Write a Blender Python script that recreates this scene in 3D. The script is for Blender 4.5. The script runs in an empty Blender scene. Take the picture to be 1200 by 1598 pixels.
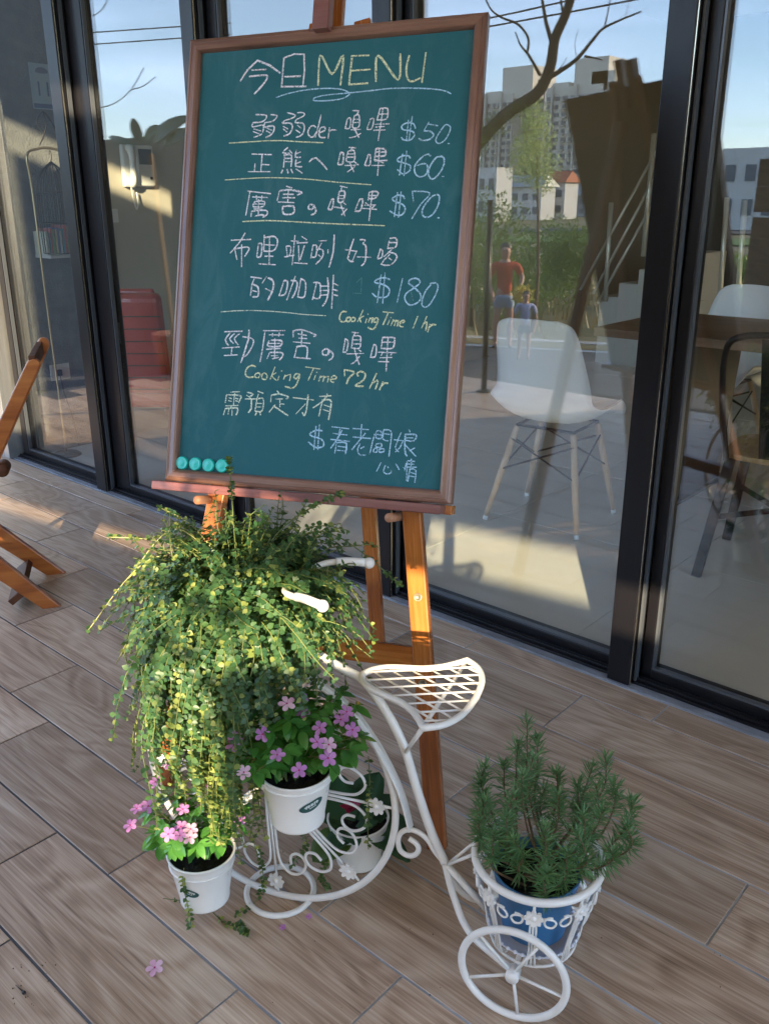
import bpy, bmesh, math, random
from mathutils import Vector, Matrix
R = math.radians
random.seed(7)
sc = bpy.context.scene
col = sc.collection

# ------------------------------------------------------------------ camera
CAM = Vector((0, -2.04258, 1.28))
YAW, PITCH, ROLL = R(41.616), R(19.528), R(-0.172)
FPX, CX, CY = 1377.5, 600.0, 799.0
fw = Vector((-math.sin(YAW)*math.cos(PITCH), math.cos(YAW)*math.cos(PITCH), -math.sin(PITCH)))
rt = Vector((math.cos(YAW), math.sin(YAW), 0)); up0 = rt.cross(fw)
rt2 = rt*math.cos(ROLL) + up0*math.sin(ROLL); up2 = up0*math.cos(ROLL) - rt*math.sin(ROLL)
cd = bpy.data.cameras.new('camera'); cam = bpy.data.objects.new('camera', cd); col.objects.link(cam)
cd.sensor_fit = 'VERTICAL'; cd.sensor_height = 24; cd.lens = FPX/1598*24; cd.clip_start = 0.05; cd.clip_end = 3000
cam.matrix_world = Matrix(((rt2.x, up2.x, -fw.x, CAM.x), (rt2.y, up2.y, -fw.y, CAM.y), (rt2.z, up2.z, -fw.z, CAM.z), (0, 0, 0, 1)))
sc.camera = cam

# ------------------------------------------------------------------ light
SUN_AZ, SUN_EL = R(125), R(17.3)         # direction the light travels, measured from +x towards the building
w = bpy.data.worlds.new('World'); sc.world = w; w.use_nodes = True
nt = w.node_tree; bg = nt.nodes['Background']
sky = nt.nodes.new('ShaderNodeTexSky'); sky.sky_type = 'NISHITA'; sky.sun_disc = False
sky.sun_elevation = SUN_EL
sky.sun_rotation = math.atan2(-math.cos(SUN_AZ), -math.sin(SUN_AZ))
sky.air_density = 1.0; sky.dust_density = 0.0; sky.ozone_density = 2.2
tc = nt.nodes.new('ShaderNodeTexCoord'); mp = nt.nodes.new('ShaderNodeMapping'); mp.inputs['Scale'].default_value = (1.2, 1.2, 7)
nz = nt.nodes.new('ShaderNodeTexNoise'); nz.inputs['Scale'].default_value = 2.2; nz.inputs['Detail'].default_value = 7; nz.inputs['Distortion'].default_value = 0.4
rp_ = nt.nodes.new('ShaderNodeValToRGB'); rp_.color_ramp.elements[0].position = .42; rp_.color_ramp.elements[1].position = .72
mx = nt.nodes.new('ShaderNodeMixRGB'); mx.blend_type = 'MIX'; mx.inputs[2].default_value = (7.5, 9.2, 13, 1)
ml = nt.nodes.new('ShaderNodeMath'); ml.operation = 'MULTIPLY_ADD'; ml.inputs[1].default_value = .30; ml.inputs[2].default_value = .12
nt.links.new(tc.outputs['Generated'], mp.inputs[0]); nt.links.new(mp.outputs[0], nz.inputs[0]); nt.links.new(nz.outputs[0], rp_.inputs[0])
nt.links.new(rp_.outputs[0], ml.inputs[0]); nt.links.new(ml.outputs[0], mx.inputs[0]); tn = nt.nodes.new('ShaderNodeMixRGB'); tn.blend_type = 'MULTIPLY'; tn.inputs[0].default_value = 1; tn.inputs[2].default_value = (.86, .91, 1.0, 1); nt.links.new(sky.outputs[0], tn.inputs[1]); nt.links.new(tn.outputs[0], mx.inputs[1]); nt.links.new(mx.outputs[0], bg.inputs[0])
bg.inputs[1].default_value = 0.15
sd = bpy.data.lights.new('sun', 'SUN'); sun = bpy.data.objects.new('sun', sd); col.objects.link(sun)
sd.energy = 3.7; sd.angle = R(0.6); sd.color = (1.0, .80, .52)
sdir = Vector((math.cos(SUN_AZ)*math.cos(SUN_EL), math.sin(SUN_AZ)*math.cos(SUN_EL), -math.sin(SUN_EL)))
sun.rotation_euler = sdir.to_track_quat('-Z', 'Y').to_euler(); sun.location = (6, -8, 5)
vs = sc.view_settings; vs.view_transform = 'Standard'; vs.look = 'None'; vs.gamma = 1; vs.use_curve_mapping = False
vs.exposure = 2.32
sc.render.engine = 'CYCLES'; sc.cycles.use_denoising = True; sc.cycles.max_bounces = 10; sc.cycles.transparent_max_bounces = 24
sc.cycles.caustics_reflective = False; sc.cycles.caustics_refractive = False; sc.cycles.sample_clamp_indirect = 6

# ------------------------------------------------------------------ measuring helpers (pixel of the photograph -> point on a real plane)
def ray(x, y): return fw + rt2*((x-CX)/FPX) - up2*((y-CY)/FPX)
def onp(x, y, p0, n):
    d = ray(x, y); return CAM + d*(((Vector(p0)-CAM).dot(n))/d.dot(n))
def onz(x, y, z=0.0): return onp(x, y, (0, 0, z), Vector((0, 0, 1)))
def ony(x, y, Y): return onp(x, y, (0, Y, 0), Vector((0, 1, 0)))
def onx(x, y, X): return onp(x, y, (X, 0, 0), Vector((1, 0, 0)))
YG = 0.09                                   # glass plane; things seen mirrored in it stand in the yard behind the camera
CM = Vector((CAM.x, 2*YG-CAM.y, CAM.z))
def mray(x, y):
    d = ray(x, y); return Vector((d.x, -d.y, d.z))
def mp_y(x, y, Y):
    d = mray(x, y); return CM + d*((Y-CM.y)/d.y)
def mp_z(x, y, z):
    d = mray(x, y); return CM + d*((z-CM.z)/d.z)

# ------------------------------------------------------------------ materials
MATS = {}
def mat(name, base=(.5, .5, .5), rough=.5, metal=0, spec=.5, noise=None, bump=None, coat=0):
    """noise=(scale vec, amount, second colour)"""
    if name in MATS: return MATS[name]
    m = bpy.data.materials.new(name); m.use_nodes = True; n = m.node_tree; b = n.nodes['Principled BSDF']
    b.inputs['Base Color'].default_value = (*base, 1); b.inputs['Roughness'].default_value = rough
    b.inputs['Metallic'].default_value = metal; b.inputs['Specular IOR Level'].default_value = spec; b.inputs['Coat Weight'].default_value = coat
    if noise or bump:
        t = n.nodes.new('ShaderNodeTexCoord')
        if noise:
            s, lo, c2 = noise
            q = n.nodes.new('ShaderNodeMapping'); q.inputs['Scale'].default_value = s
            z = n.nodes.new('ShaderNodeTexNoise'); z.inputs['Scale'].default_value = 1; z.inputs['Detail'].default_value = 6; z.inputs['Roughness'].default_value = .6
            r = n.nodes.new('ShaderNodeValToRGB'); r.color_ramp.elements[0].position = lo; r.color_ramp.elements[1].position = min(1, lo+.35)
            r.color_ramp.elements[0].color = (*base, 1); r.color_ramp.elements[1].color = (*c2, 1)
            n.links.new(t.outputs['Object'], q.inputs[0]); n.links.new(q.outputs[0], z.inputs[0]); n.links.new(z.outputs[0], r.inputs[0]); n.links.new(r.outputs[0], b.inputs['Base Color'])
            mm = n.nodes.new('ShaderNodeMath'); mm.operation = 'MULTIPLY_ADD'; mm.inputs[1].default_value = .25; mm.inputs[2].default_value = rough-.12
            n.links.new(z.outputs[0], mm.inputs[0]); n.links.new(mm.outputs[0], b.inputs['Roughness'])
        if bump:
            s, st = bump
            z2 = n.nodes.new('ShaderNodeTexNoise'); z2.inputs['Scale'].default_value = s; z2.inputs['Detail'].default_value = 5
            bb = n.nodes.new('ShaderNodeBump'); bb.inputs['Strength'].default_value = st; bb.inputs['Distance'].default_value = .01
            n.links.new(t.outputs['Object'], z2.inputs[0]); n.links.new(z2.outputs[0], bb.inputs['Height']); n.links.new(bb.outputs[0], b.inputs['Normal'])
    MATS[name] = m; return m

def wood(name, c_dark, c_mid, c_light, axis=0, rough=.45, ring=14, coat=0, fine=160, per_object=False, spec=.5, ringamt=.2):
    """grain that runs along one axis of the object's own coordinates"""
    m = bpy.data.materials.new(name); m.use_nodes = True; n = m.node_tree; L = n.links; b = n.nodes['Principled BSDF']
    t = n.nodes.new('ShaderNodeTexCoord'); vec = t.outputs['Object']
    if per_object:
        oi = n.nodes.new('ShaderNodeObjectInfo'); sc_ = n.nodes.new('ShaderNodeVectorMath'); sc_.operation = 'SCALE'; sc_.inputs['Scale'].default_value = 37.0
        cb = n.nodes.new('ShaderNodeCombineXYZ'); L.new(oi.outputs['Random'], cb.inputs[0]); L.new(oi.outputs['Random'], cb.inputs[1]); L.new(oi.outputs['Random'], cb.inputs[2])
        L.new(cb.outputs[0], sc_.inputs[0]); ad = n.nodes.new('ShaderNodeVectorMath'); ad.operation = 'ADD'; L.new(vec, ad.inputs[0]); L.new(sc_.outputs[0], ad.inputs[1]); vec = ad.outputs[0]
    def nse(scale, detail, dist=0, rough_=.5):
        q = n.nodes.new('ShaderNodeMapping'); q.inputs['Scale'].default_value = scale
        z = n.nodes.new('ShaderNodeTexNoise'); z.inputs['Scale'].default_value = 1; z.inputs['Detail'].default_value = detail; z.inputs['Distortion'].default_value = dist; z.inputs['Roughness'].default_value = rough_
        L.new(vec, q.inputs[0]); L.new(q.outputs[0], z.inputs[0]); return z.outputs[0]
    def sv(lng, crs):
        s = [crs, crs, crs]; s[axis] = lng; return s
    A = nse(sv(1.7, 7), 2, .8)
    k = n.nodes.new('ShaderNodeMath'); k.operation = 'MULTIPLY'; k.inputs[1].default_value = ring*6.28; L.new(A, k.inputs[0])
    s_ = n.nodes.new('ShaderNodeMath'); s_.operation = 'SINE'; L.new(k.outputs[0], s_.inputs[0])
    rr = n.nodes.new('ShaderNodeMapRange'); rr.inputs[1].default_value = -1; rr.inputs[2].default_value = 1; L.new(s_.outputs[0], rr.inputs[0])
    F = nse(sv(3.5, fine), 4, 0, .7); G = nse(sv(1.1, 9), 4, .5)
    def mixf(a, bb, f):
        q = n.nodes.new('ShaderNodeMath'); q.operation = 'MULTIPLY'; q.inputs[1].default_value = f; L.new(bb, q.inputs[0])
        q2 = n.nodes.new('ShaderNodeMath'); q2.operation = 'ADD'; L.new(a, q2.inputs[0]); L.new(q.outputs[0], q2.inputs[1]); return q2.outputs[0]
    q0 = n.nodes.new('ShaderNodeMath'); q0.operation = 'MULTIPLY'; q0.inputs[1].default_value = ringamt; L.new(rr.outputs[0], q0.inputs[0])
    tot = mixf(mixf(q0.outputs[0], F, .86 if per_object else .62), G, .44 if per_object else .62)
    r = n.nodes.new('ShaderNodeValToRGB'); e = r.color_ramp.elements; e[0].position = .42; e[0].color = (*c_dark, 1); e[1].position = .98; e[1].color = (*c_light, 1)
    em = e.new(.66); em.color = (*c_mid, 1); L.new(tot, r.inputs[0]); last = r.outputs[0]
    if per_object:
        hs = n.nodes.new('ShaderNodeHueSaturation'); mr = n.nodes.new('ShaderNodeMapRange'); mr.inputs[3].default_value = .84; mr.inputs[4].default_value = 1.14
        L.new(oi.outputs['Random'], mr.inputs[0]); L.new(mr.outputs[0], hs.inputs['Value']); L.new(last, hs.inputs['Color']); last = hs.outputs[0]
    L.new(last, b.inputs['Base Color'])
    ro = n.nodes.new('ShaderNodeMath'); ro.operation = 'MULTIPLY_ADD'; ro.inputs[1].default_value = .22; ro.inputs[2].default_value = rough-.11; L.new(F, ro.inputs[0]); L.new(ro.outputs[0], b.inputs['Roughness'])
    bb = n.nodes.new('ShaderNodeBump'); bb.inputs['Strength'].default_value = .18; bb.inputs['Distance'].default_value = .002; L.new(tot, bb.inputs['Height']); L.new(bb.outputs[0], b.inputs['Normal'])
    b.inputs['Coat Weight'].default_value = coat; b.inputs['Coat Roughness'].default_value = .15; b.inputs['Specular IOR Level'].default_value = spec
    return m

def leafmat(name, c1, c2, trans, tf=.35, rough=.45, obj_scale=0, spec=.4):
    m = bpy.data.materials.new(name); m.use_nodes = True; n = m.node_tree; L = n.links; b = n.nodes['Principled BSDF']; out = n.nodes['Material Output']
    g = n.nodes.new('ShaderNodeNewGeometry'); oi = n.nodes.new('ShaderNodeObjectInfo')
    ad = n.nodes.new('ShaderNodeMath'); ad.operation = 'ADD'; L.new(g.outputs['Random Per Island'], ad.inputs[0]); L.new(oi.outputs['Random'], ad.inputs[1])
    fr = n.nodes.new('ShaderNodeMath'); fr.operation = 'FRACT'; L.new(ad.outputs[0], fr.inputs[0])
    r = n.nodes.new('ShaderNodeValToRGB'); r.color_ramp.elements[0].color = (*c1, 1); r.color_ramp.elements[1].color = (*c2, 1); L.new(fr.outputs[0], r.inputs[0]); L.new(r.outputs[0], b.inputs['Base Color'])
    b.inputs['Roughness'].default_value = rough; b.inputs['Specular IOR Level'].default_value = spec
    tr = n.nodes.new('ShaderNodeBsdfTranslucent'); tr.inputs[0].default_value = (*trans, 1)
    ms = n.nodes.new('ShaderNodeMixShader'); ms.inputs[0].default_value = tf; L.new(b.outputs[0], ms.inputs[1]); L.new(tr.outputs[0], ms.inputs[2]); L.new(ms.outputs[0], out.inputs[0])
    return m

def glassmat(name, r0, tint):
    m = bpy.data.materials.new(name); m.use_nodes = True; n = m.node_tree; L = n.links; n.nodes.remove(n.nodes['Principled BSDF']); out = n.nodes['Material Output']
    lw = n.nodes.new('ShaderNodeLayerWeight'); lw.inputs[0].default_value = .5
    p = n.nodes.new('ShaderNodeMath'); p.operation = 'POWER'; p.inputs[1].default_value = 5; L.new(lw.outputs['Facing'], p.inputs[0])
    a = n.nodes.new('ShaderNodeMath'); a.operation = 'MULTIPLY_ADD'; a.inputs[1].default_value = 1-r0; a.inputs[2].default_value = r0; L.new(p.outputs[0], a.inputs[0])
    t = n.nodes.new('ShaderNodeBsdfTransparent'); t.inputs[0].default_value = (*tint, 1)
    g = n.nodes.new('ShaderNodeBsdfGlossy'); g.inputs['Roughness'].default_value = 0.0; g.inputs[0].default_value = (1, 1, 1, 1)
    ms = n.nodes.new('ShaderNodeMixShader'); L.new(a.outputs[0], ms.inputs[0]); L.new(t.outputs[0], ms.inputs[1]); L.new(g.outputs[0], ms.inputs[2]); L.new(ms.outputs[0], out.inputs[0])
    return m

GLASS = glassmat('coated_window_glass', .092, (.955, .975, .965))
TILE = wood('wood_look_tile', (.150, .098, .065), (.390, .270, .185), (.64, .515, .40), rough=.42, ring=8, fine=200, per_object=True, ringamt=.13)
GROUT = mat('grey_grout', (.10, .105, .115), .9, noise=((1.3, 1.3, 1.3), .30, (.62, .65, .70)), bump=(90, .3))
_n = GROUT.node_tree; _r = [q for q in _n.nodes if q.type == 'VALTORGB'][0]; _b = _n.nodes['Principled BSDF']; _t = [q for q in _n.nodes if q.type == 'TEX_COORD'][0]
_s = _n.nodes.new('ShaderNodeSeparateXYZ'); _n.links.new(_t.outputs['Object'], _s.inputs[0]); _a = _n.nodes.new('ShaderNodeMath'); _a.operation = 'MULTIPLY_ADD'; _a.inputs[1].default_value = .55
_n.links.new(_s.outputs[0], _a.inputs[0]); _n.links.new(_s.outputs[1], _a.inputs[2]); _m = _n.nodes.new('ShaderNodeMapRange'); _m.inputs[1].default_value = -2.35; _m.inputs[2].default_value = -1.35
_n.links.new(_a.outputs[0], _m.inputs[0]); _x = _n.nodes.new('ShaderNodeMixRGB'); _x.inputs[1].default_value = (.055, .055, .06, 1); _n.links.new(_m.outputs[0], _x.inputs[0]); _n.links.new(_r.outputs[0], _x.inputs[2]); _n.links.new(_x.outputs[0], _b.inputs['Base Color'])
SILLSTONE = mat('cement_edge', (.16, .17, .19), .85, noise=((9, 30, 9), .4, (.30, .31, .34)), bump=(60, .3))
FRAMEM = mat('dark_aluminium', (.006, .0055, .007), .34, .0, .32, noise=((14, 14, 2), .4, (.010, .009, .011)), bump=(300, .03))
GASKET = mat('grey_gasket', (.09, .10, .115), .35, .3)
BRASSM = mat('bare_metal_lip', (.62, .56, .44), .25, 1)
ALUM = mat('brushed_aluminium', (.42, .43, .43), .35, .8, noise=((60, 60, 3), .4, (.52, .52, .5)))
FWOOD = wood('board_frame_wood', (.10, .040, .025), (.21, .105, .072), (.30, .17, .125), rough=.33, ring=3, fine=130, axis=0, coat=.35)
FWOODV = wood('board_frame_wood_upright', (.10, .040, .025), (.21, .105, .072), (.30, .17, .125), rough=.33, ring=3, fine=130, axis=1, coat=.35)
LEGW = wood('varnished_orange_wood', (.15, .036, .008), (.31, .085, .014), (.45, .15, .028), axis=1, rough=.26, ring=4, fine=90, coat=.5)
LEGWX = wood('varnished_orange_wood_across', (.19, .048, .010), (.42, .125, .022), (.60, .22, .045), axis=0, rough=.26, ring=4, fine=90, coat=.5)
LEDGEW = wood('reddish_ledge_wood', (.11, .035, .028), (.185, .066, .056), (.25, .11, .095), axis=0, rough=.35, ring=5, fine=120, coat=.3)
PEGW = mat('pale_dowel_wood', (.36, .16, .08), .5, noise=((30, 30, 30), .4, (.46, .24, .14)))
DCW = wood('deck_chair_wood', (.17, .042, .010), (.36, .105, .022), (.52, .19, .045), axis=0, rough=.32, ring=4, fine=60, coat=.3)
DCWD = wood('deck_chair_rail_wood', (.05, .02, .010), (.10, .04, .02), (.14, .06, .03), axis=1, rough=.65, ring=4, fine=60, coat=0, spec=.2)
WHITE = mat('cream_painted_iron', (.79, .77, .73), .36, noise=((26, 26, 26), .52, (.86, .845, .81)), bump=(70, .05), coat=.15)
POTW = mat('white_enamel_tin', (.84, .82, .77), .30, noise=((20, 20, 20), .5, (.89, .87, .82)), coat=.4)
POTB = mat('blue_plastic', (.036, .165, .36), .42, noise=((14, 14, 14), .42, (.055, .205, .41)), bump=(120, .04))
SOIL = mat('potting_soil', (.006, .005, .004), .95, noise=((60, 60, 60), .5, (.035, .022, .014)), bump=(70, 1.0))
STEM = leafmat('green_stem', (.09, .13, .035), (.18, .21, .06), (.3, .34, .06), .2)
STEMW = mat('woody_stem', (.16, .10, .055), .8)
VINE_L = leafmat('vine_leaf', (.024, .078, .034), (.070, .150, .055), (.26, .36, .06), .30, .40)
VINE_Y = leafmat('young_and_sunlit_vine_leaf', (.16, .23, .05), (.33, .38, .12), (.55, .60, .14), .38, .45)  # pale young tips; also paints sunlight onto the lit side of the vine
VINCA_L = leafmat('glossy_leaf', (.040, .165, .034), (.10, .29, .055), (.16, .42, .02), .30, .25, spec=.6)
PETAL = leafmat('pink_petal', (.50, .20, .52), (.62, .30, .60), (.62, .30, .6), .3, .6)
PETALP = leafmat('pale_pink_petal', (.74, .42, .60), (.84, .60, .72), (.8, .5, .65), .3, .6)
EYE = mat('magenta_flower_eye', (.42, .02, .16), .6)
ROSEM = leafmat('rosemary_needle', (.080, .185, .075), (.185, .335, .145), (.14, .32, .08), .25, .42)
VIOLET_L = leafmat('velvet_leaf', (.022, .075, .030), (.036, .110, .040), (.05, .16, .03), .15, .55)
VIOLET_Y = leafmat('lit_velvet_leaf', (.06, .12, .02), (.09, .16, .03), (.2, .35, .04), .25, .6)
VIOLETF = leafmat('crimson_petal', (.30, .012, .05), (.50, .03, .13), (.6, .08, .2), .2, .5)
_n = WHITE.node_tree; _b = _n.nodes['Principled BSDF']; _o = [l for l in _n.links if l.to_socket == _b.inputs['Base Color']][0].from_socket; _t = [q for q in _n.nodes if q.type == 'TEX_COORD'][0]
_z = _n.nodes.new('ShaderNodeTexNoise'); _z.inputs['Scale'].default_value = 34; _z.inputs['Detail'].default_value = 8; _z.inputs['Roughness'].default_value = .75; _r = _n.nodes.new('ShaderNodeValToRGB'); _r.color_ramp.elements[0].position = .665; _r.color_ramp.elements[1].position = .72; _x = _n.nodes.new('ShaderNodeMixRGB'); _x.inputs[2].default_value = (.36, .24, .14, 1)
_n.links.new(_t.outputs['Object'], _z.inputs[0]); _n.links.new(_z.outputs[0], _r.inputs[0]); _n.links.new(_r.outputs[0], _x.inputs[0]); _n.links.new(_o, _x.inputs[1]); _n.links.new(_x.outputs[0], _b.inputs['Base Color'])

# ------------------------------------------------------------------ mesh builder
class MB:
    def __init__(s): s.v = []; s.f = []; s.m = []; s.sm = []; s.mi = 0; s.smooth = False
    def add(s, vs_, fs, smooth=None):
        o = len(s.v); s.v += [tuple(p) for p in vs_]
        for f in fs: s.f.append([o+i for i in f]); s.m.append(s.mi); s.sm.append(s.smooth if smooth is None else smooth)
    def box(s, a, b, M=None):
        x0, y0, z0 = a; x1, y1, z1 = b
        p = [Vector(q) for q in ((x0,y0,z0),(x1,y0,z0),(x1,y1,z0),(x0,y1,z0),(x0,y0,z1),(x1,y0,z1),(x1,y1,z1),(x0,y1,z1))]
        if M is not None: p = [M @ q for q in p]
        s.add(p, [(0,3,2,1),(4,5,6,7),(0,1,5,4),(1,2,6,5),(2,3,7,6),(3,0,4,7)], False); return s
    def bar(s, a, b, wx, wy, side=None):
        """rectangular bar from a to b"""
        a = Vector(a); b = Vector(b); d = (b-a).normalized(); ref = Vector(side) if side is not None else Vector((0, 0, 1))
        if abs(d.dot(ref.normalized())) > .98: ref = Vector((1, 0, 0))
        u = (ref - d*ref.dot(d)).normalized(); v = d.cross(u)
        p = []
        for q in (a, b):
            for i, j in ((-1,-1),(1,-1),(1,1),(-1,1)): p.append(q + u*(wx/2*i) + v*(wy/2*j))
        s.add(p, [(0,3,2,1),(4,5,6,7),(0,1,5,4),(1,2,6,5),(2,3,7,6),(3,0,4,7)], False); return s
    def tube(s, pts, r, n=8, closed=False, cap=True, smooth=True):
        P = [Vector(p) for p in pts]; N = len(P); rad = r if isinstance(r, (list, tuple)) else [r]*N
        T = []
        for i in range(N):
            if closed: t = P[(i+1) % N]-P[i-1]
            else: t = P[min(i+1, N-1)]-P[max(i-1, 0)]
            T.append(t.normalized() if t.length > 1e-9 else Vector((0, 0, 1)))
        ref = Vector((0, 0, 1)) if abs(T[0].z) < .9 else Vector((1, 0, 0))
        U = (ref-T[0]*ref.dot(T[0])).normalized(); vs_ = []
        for i in range(N):
            U = (U-T[i]*U.dot(T[i])); U = U.normalized() if U.length > 1e-6 else Vector((1, 0, 0)); V = T[i].cross(U)
            for k in range(n):
                a = 2*math.pi*k/n; vs_.append(P[i]+(U*math.cos(a)+V*math.sin(a))*rad[i])
        fs = []
        for i in range(N if closed else N-1):
            j = (i+1) % N
            for k in range(n): fs.append((i*n+k, i*n+(k+1) % n, j*n+(k+1) % n, j*n+k))
        if cap and not closed: fs += [tuple(range(n-1, -1, -1)), tuple((N-1)*n+k for k in range(n))]
        s.add(vs_, fs, smooth); return s
    def lathe(s, prof, c=(0, 0, 0), n=32, M=None, smooth=True):
        c = Vector(c); vs_ = []
        for r, z in prof:
            for k in range(n):
                a = 2*math.pi*k/n; q = Vector((r*math.cos(a), r*math.sin(a), z))
                vs_.append((M @ q if M is not None else q)+c)
        fs = [(i*n+k, i*n+(k+1) % n, (i+1)*n+(k+1) % n, (i+1)*n+k) for i in range(len(prof)-1) for k in range(n)]
        s.add(vs_, fs, smooth); return s
    def ball(s, c, r, n=12, m=8, sc_=(1, 1, 1)):
        s.lathe([(max(1e-4, r*math.sin(math.pi*i/m))*1, -r*math.cos(math.pi*i/m)) for i in range(m+1)], c, n, Matrix.Diagonal((*sc_, 1)).to_3x3()); return s
    def build(s, name, m, parent=None, bevel=0, label=None, cat=None, group=None, kind=None, seg=2):
        me = bpy.data.meshes.new(name); org = Vector((0, 0, 0))
        q = parent
        while q is not None: org = org+Vector(q.location); q = q.parent
        me.from_pydata([Vector(p)-org for p in s.v], [], s.f)
        for mm in (m if isinstance(m, (list, tuple)) else [m]): me.materials.append(mm)
        me.polygons.foreach_set('material_index', s.m); me.polygons.foreach_set('use_smooth', s.sm); me.update()
        o = bpy.data.objects.new(name, me); col.objects.link(o); o.parent = parent
        if bevel:
            b = o.modifiers.new('bevel', 'BEVEL'); b.width = bevel; b.segments = seg; b.limit_method = 'ANGLE'; b.angle_limit = R(40)
        tag(o, label, cat, group, kind); return o
def tag(o, label=None, cat=None, group=None, kind=None):
    for k, v in (('label', label), ('category', cat), ('group', group), ('kind', kind)):
        if v: o[k] = v
    return o
def empty(name, loc, label=None, cat=None, group=None, kind=None):
    o = bpy.data.objects.new(name, None); o.location = loc; o.empty_display_size = .05; col.objects.link(o); return tag(o, label, cat, group, kind)
def inst(name, me, parent, M, label=None, kind=None):
    """another object that shares a mesh; M is in the coordinates of the world with the parent's origin taken off"""
    o = bpy.data.objects.new(name, me); col.objects.link(o); o.parent = parent
    org = Vector((0, 0, 0)); q = parent
    while q is not None: org = org+Vector(q.location); q = q.parent
    o.matrix_basis = Matrix.Translation(-org) @ M; return tag(o, label, None, None, kind)
def spline(pts, n=6):
    P = [Vector(p) for p in pts]; out = []
    for i in range(len(P)-1):
        p0 = P[max(i-1, 0)]; p1 = P[i]; p2 = P[i+1]; p3 = P[min(i+2, len(P)-1)]
        for k in range(n):
            t = k/n; out.append(.5*((2*p1)+(p2-p0)*t+(2*p0-5*p1+4*p2-p3)*t*t+(3*p1-p0-3*p2+p3)*t**3))
    out.append(P[-1]); return out
def frame(c, x, y, z):
    return Matrix(((x.x, y.x, z.x, c.x), (x.y, y.y, z.y, c.y), (x.z, y.z, z.z, c.z), (0, 0, 0, 1)))
def text_mesh(body, size, extrude=.0002):
    cu = bpy.data.curves.new('t', 'FONT'); cu.body = body; cu.size = size; cu.extrude = extrude; cu.align_x = 'CENTER'; cu.align_y = 'CENTER'
    o = bpy.data.objects.new('t', cu); col.objects.link(o); bpy.context.view_layer.update()
    me = bpy.data.meshes.new_from_object(o.evaluated_get(bpy.context.evaluated_depsgraph_get())); bpy.data.objects.remove(o); return me

# ================================================================== THE SETTING
# ---- deck of wood-look tiles
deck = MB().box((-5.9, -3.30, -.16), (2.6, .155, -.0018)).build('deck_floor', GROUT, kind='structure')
MB().box((-5.9, -3.34, -1.05), (2.6, -3.305, -.17)).build('deck_riser', mat('riser_concrete', (.26, .25, .24), .85, noise=((3, 3, 3), .4, (.34, .33, .31))), kind='structure')
TP, RP, TL = .6035, .2065, .5995
tile_me = {}
def tile_mesh(lx, ly):
    k = (round(lx, 4), round(ly, 4))
    if k not in tile_me:
        me = bpy.data.meshes.new('tile'); b = .0012; x, y = lx/2, ly/2
        v = [(-x, -y, -.008), (x, -y, -.008), (x, y, -.008), (-x, y, -.008), (-x, -y, -b), (x, -y, -b), (x, y, -b), (-x, y, -b), (-x+b, -y+b, 0), (x-b, -y+b, 0), (x-b, y-b, 0), (-x+b, y-b, 0)]
        me.from_pydata(v, [], [(0,1,5,4),(1,2,6,5),(2,3,7,6),(3,0,4,7),(4,5,9,8),(5,6,10,9),(6,7,11,10),(7,4,8,11),(8,9,10,11)]); me.materials.append(TILE); tile_me[k] = me
    return tile_me[k]
row_joint = {0: -.797, 1: -.995, 2: -.793, 3: -.394, 4: -.755, 5: -.978, 6: -.765, 7: -.958, 8: -1.357, 9: -.66, 10: -1.05, 11: -.8, 12: -.5, 13: -1.1, 14: -.7, 15: -.95}
for r_ in range(16):
    y1 = 0.0 if r_ == 0 else -.105-(r_-1)*RP; y0 = -.105-r_*RP
    if y0 < -3.3: break
    j = row_joint[r_]; k0 = math.floor((-5.9-j)/TP)+1
    for k in range(k0, 60):
        x0 = j+k*TP; x1 = x0+TP
        if x1 > 2.6: break
        gx, gy = .0042, .0050
        me = tile_mesh(TP-gx, (y1-y0)-gy)
        inst('tile', me, deck, Matrix.Translation(((x0+x1)/2+random.uniform(-.0006, .0006), (y0+y1)/2, random.uniform(-.0006, .0004))))
MB().box((-4.42, .003, -.002), (2.6, .155, .004)).build('cement_sill', SILLSTONE, kind='structure')

# ---- indoor floor, walls, ceiling
IFLOOR = mat('beige_polished_tile', (.66, .64, .59), .14, spec=.5, noise=((1.3, 1.3, 1.3), .4, (.70, .68, .62)))
ifl = MB().box((-4.4, .15, -.12), (2.6, 7.2, -.004)).build('indoor_floor', mat('indoor_grout', (.22, .20, .17), .8), kind='structure')
tme = bpy.data.meshes.new('tile'); a_ = .3985
tme.from_pydata([(-a_, -a_, -.01), (a_, -a_, -.01), (a_, a_, -.01), (-a_, a_, -.01), (-a_, -a_, 0), (a_, -a_, 0), (a_, a_, 0), (-a_, a_, 0)], [], [(4,5,6,7),(0,1,5,4),(1,2,6,5),(2,3,7,6),(3,0,4,7)]); tme.materials.append(IFLOOR)
for i in range(9):
    for j in range(8):
        cx_, cy_ = -3.99+i*.8, .56+j*.8
        inst('tile', tme, ifl, Matrix.Translation((cx_, cy_, random.uniform(-.0004, .0004))))
STUCCO = mat('grey_textured_plaster', (.17, .17, .165), .95, noise=((14, 14, 14), .42, (.23, .23, .22)), bump=(120, .6))
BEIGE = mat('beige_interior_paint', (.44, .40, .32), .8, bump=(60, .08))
MB().box((-4.60, .16, -.1), (-4.42, .62, 2.9)).build('textured_wall', STUCCO, label='grey textured plaster wall end behind the leftmost glass door', cat='wall', kind='structure')
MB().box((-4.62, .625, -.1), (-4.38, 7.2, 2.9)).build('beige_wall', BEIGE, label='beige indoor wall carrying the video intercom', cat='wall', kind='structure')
MB().box((-4.62, 7.205, -.1), (2.8, 7.4, 2.9)).build('back_wall', mat('dim_back_wall', (.10, .095, .088), .85, bump=(30, .05)), kind='structure')
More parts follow.
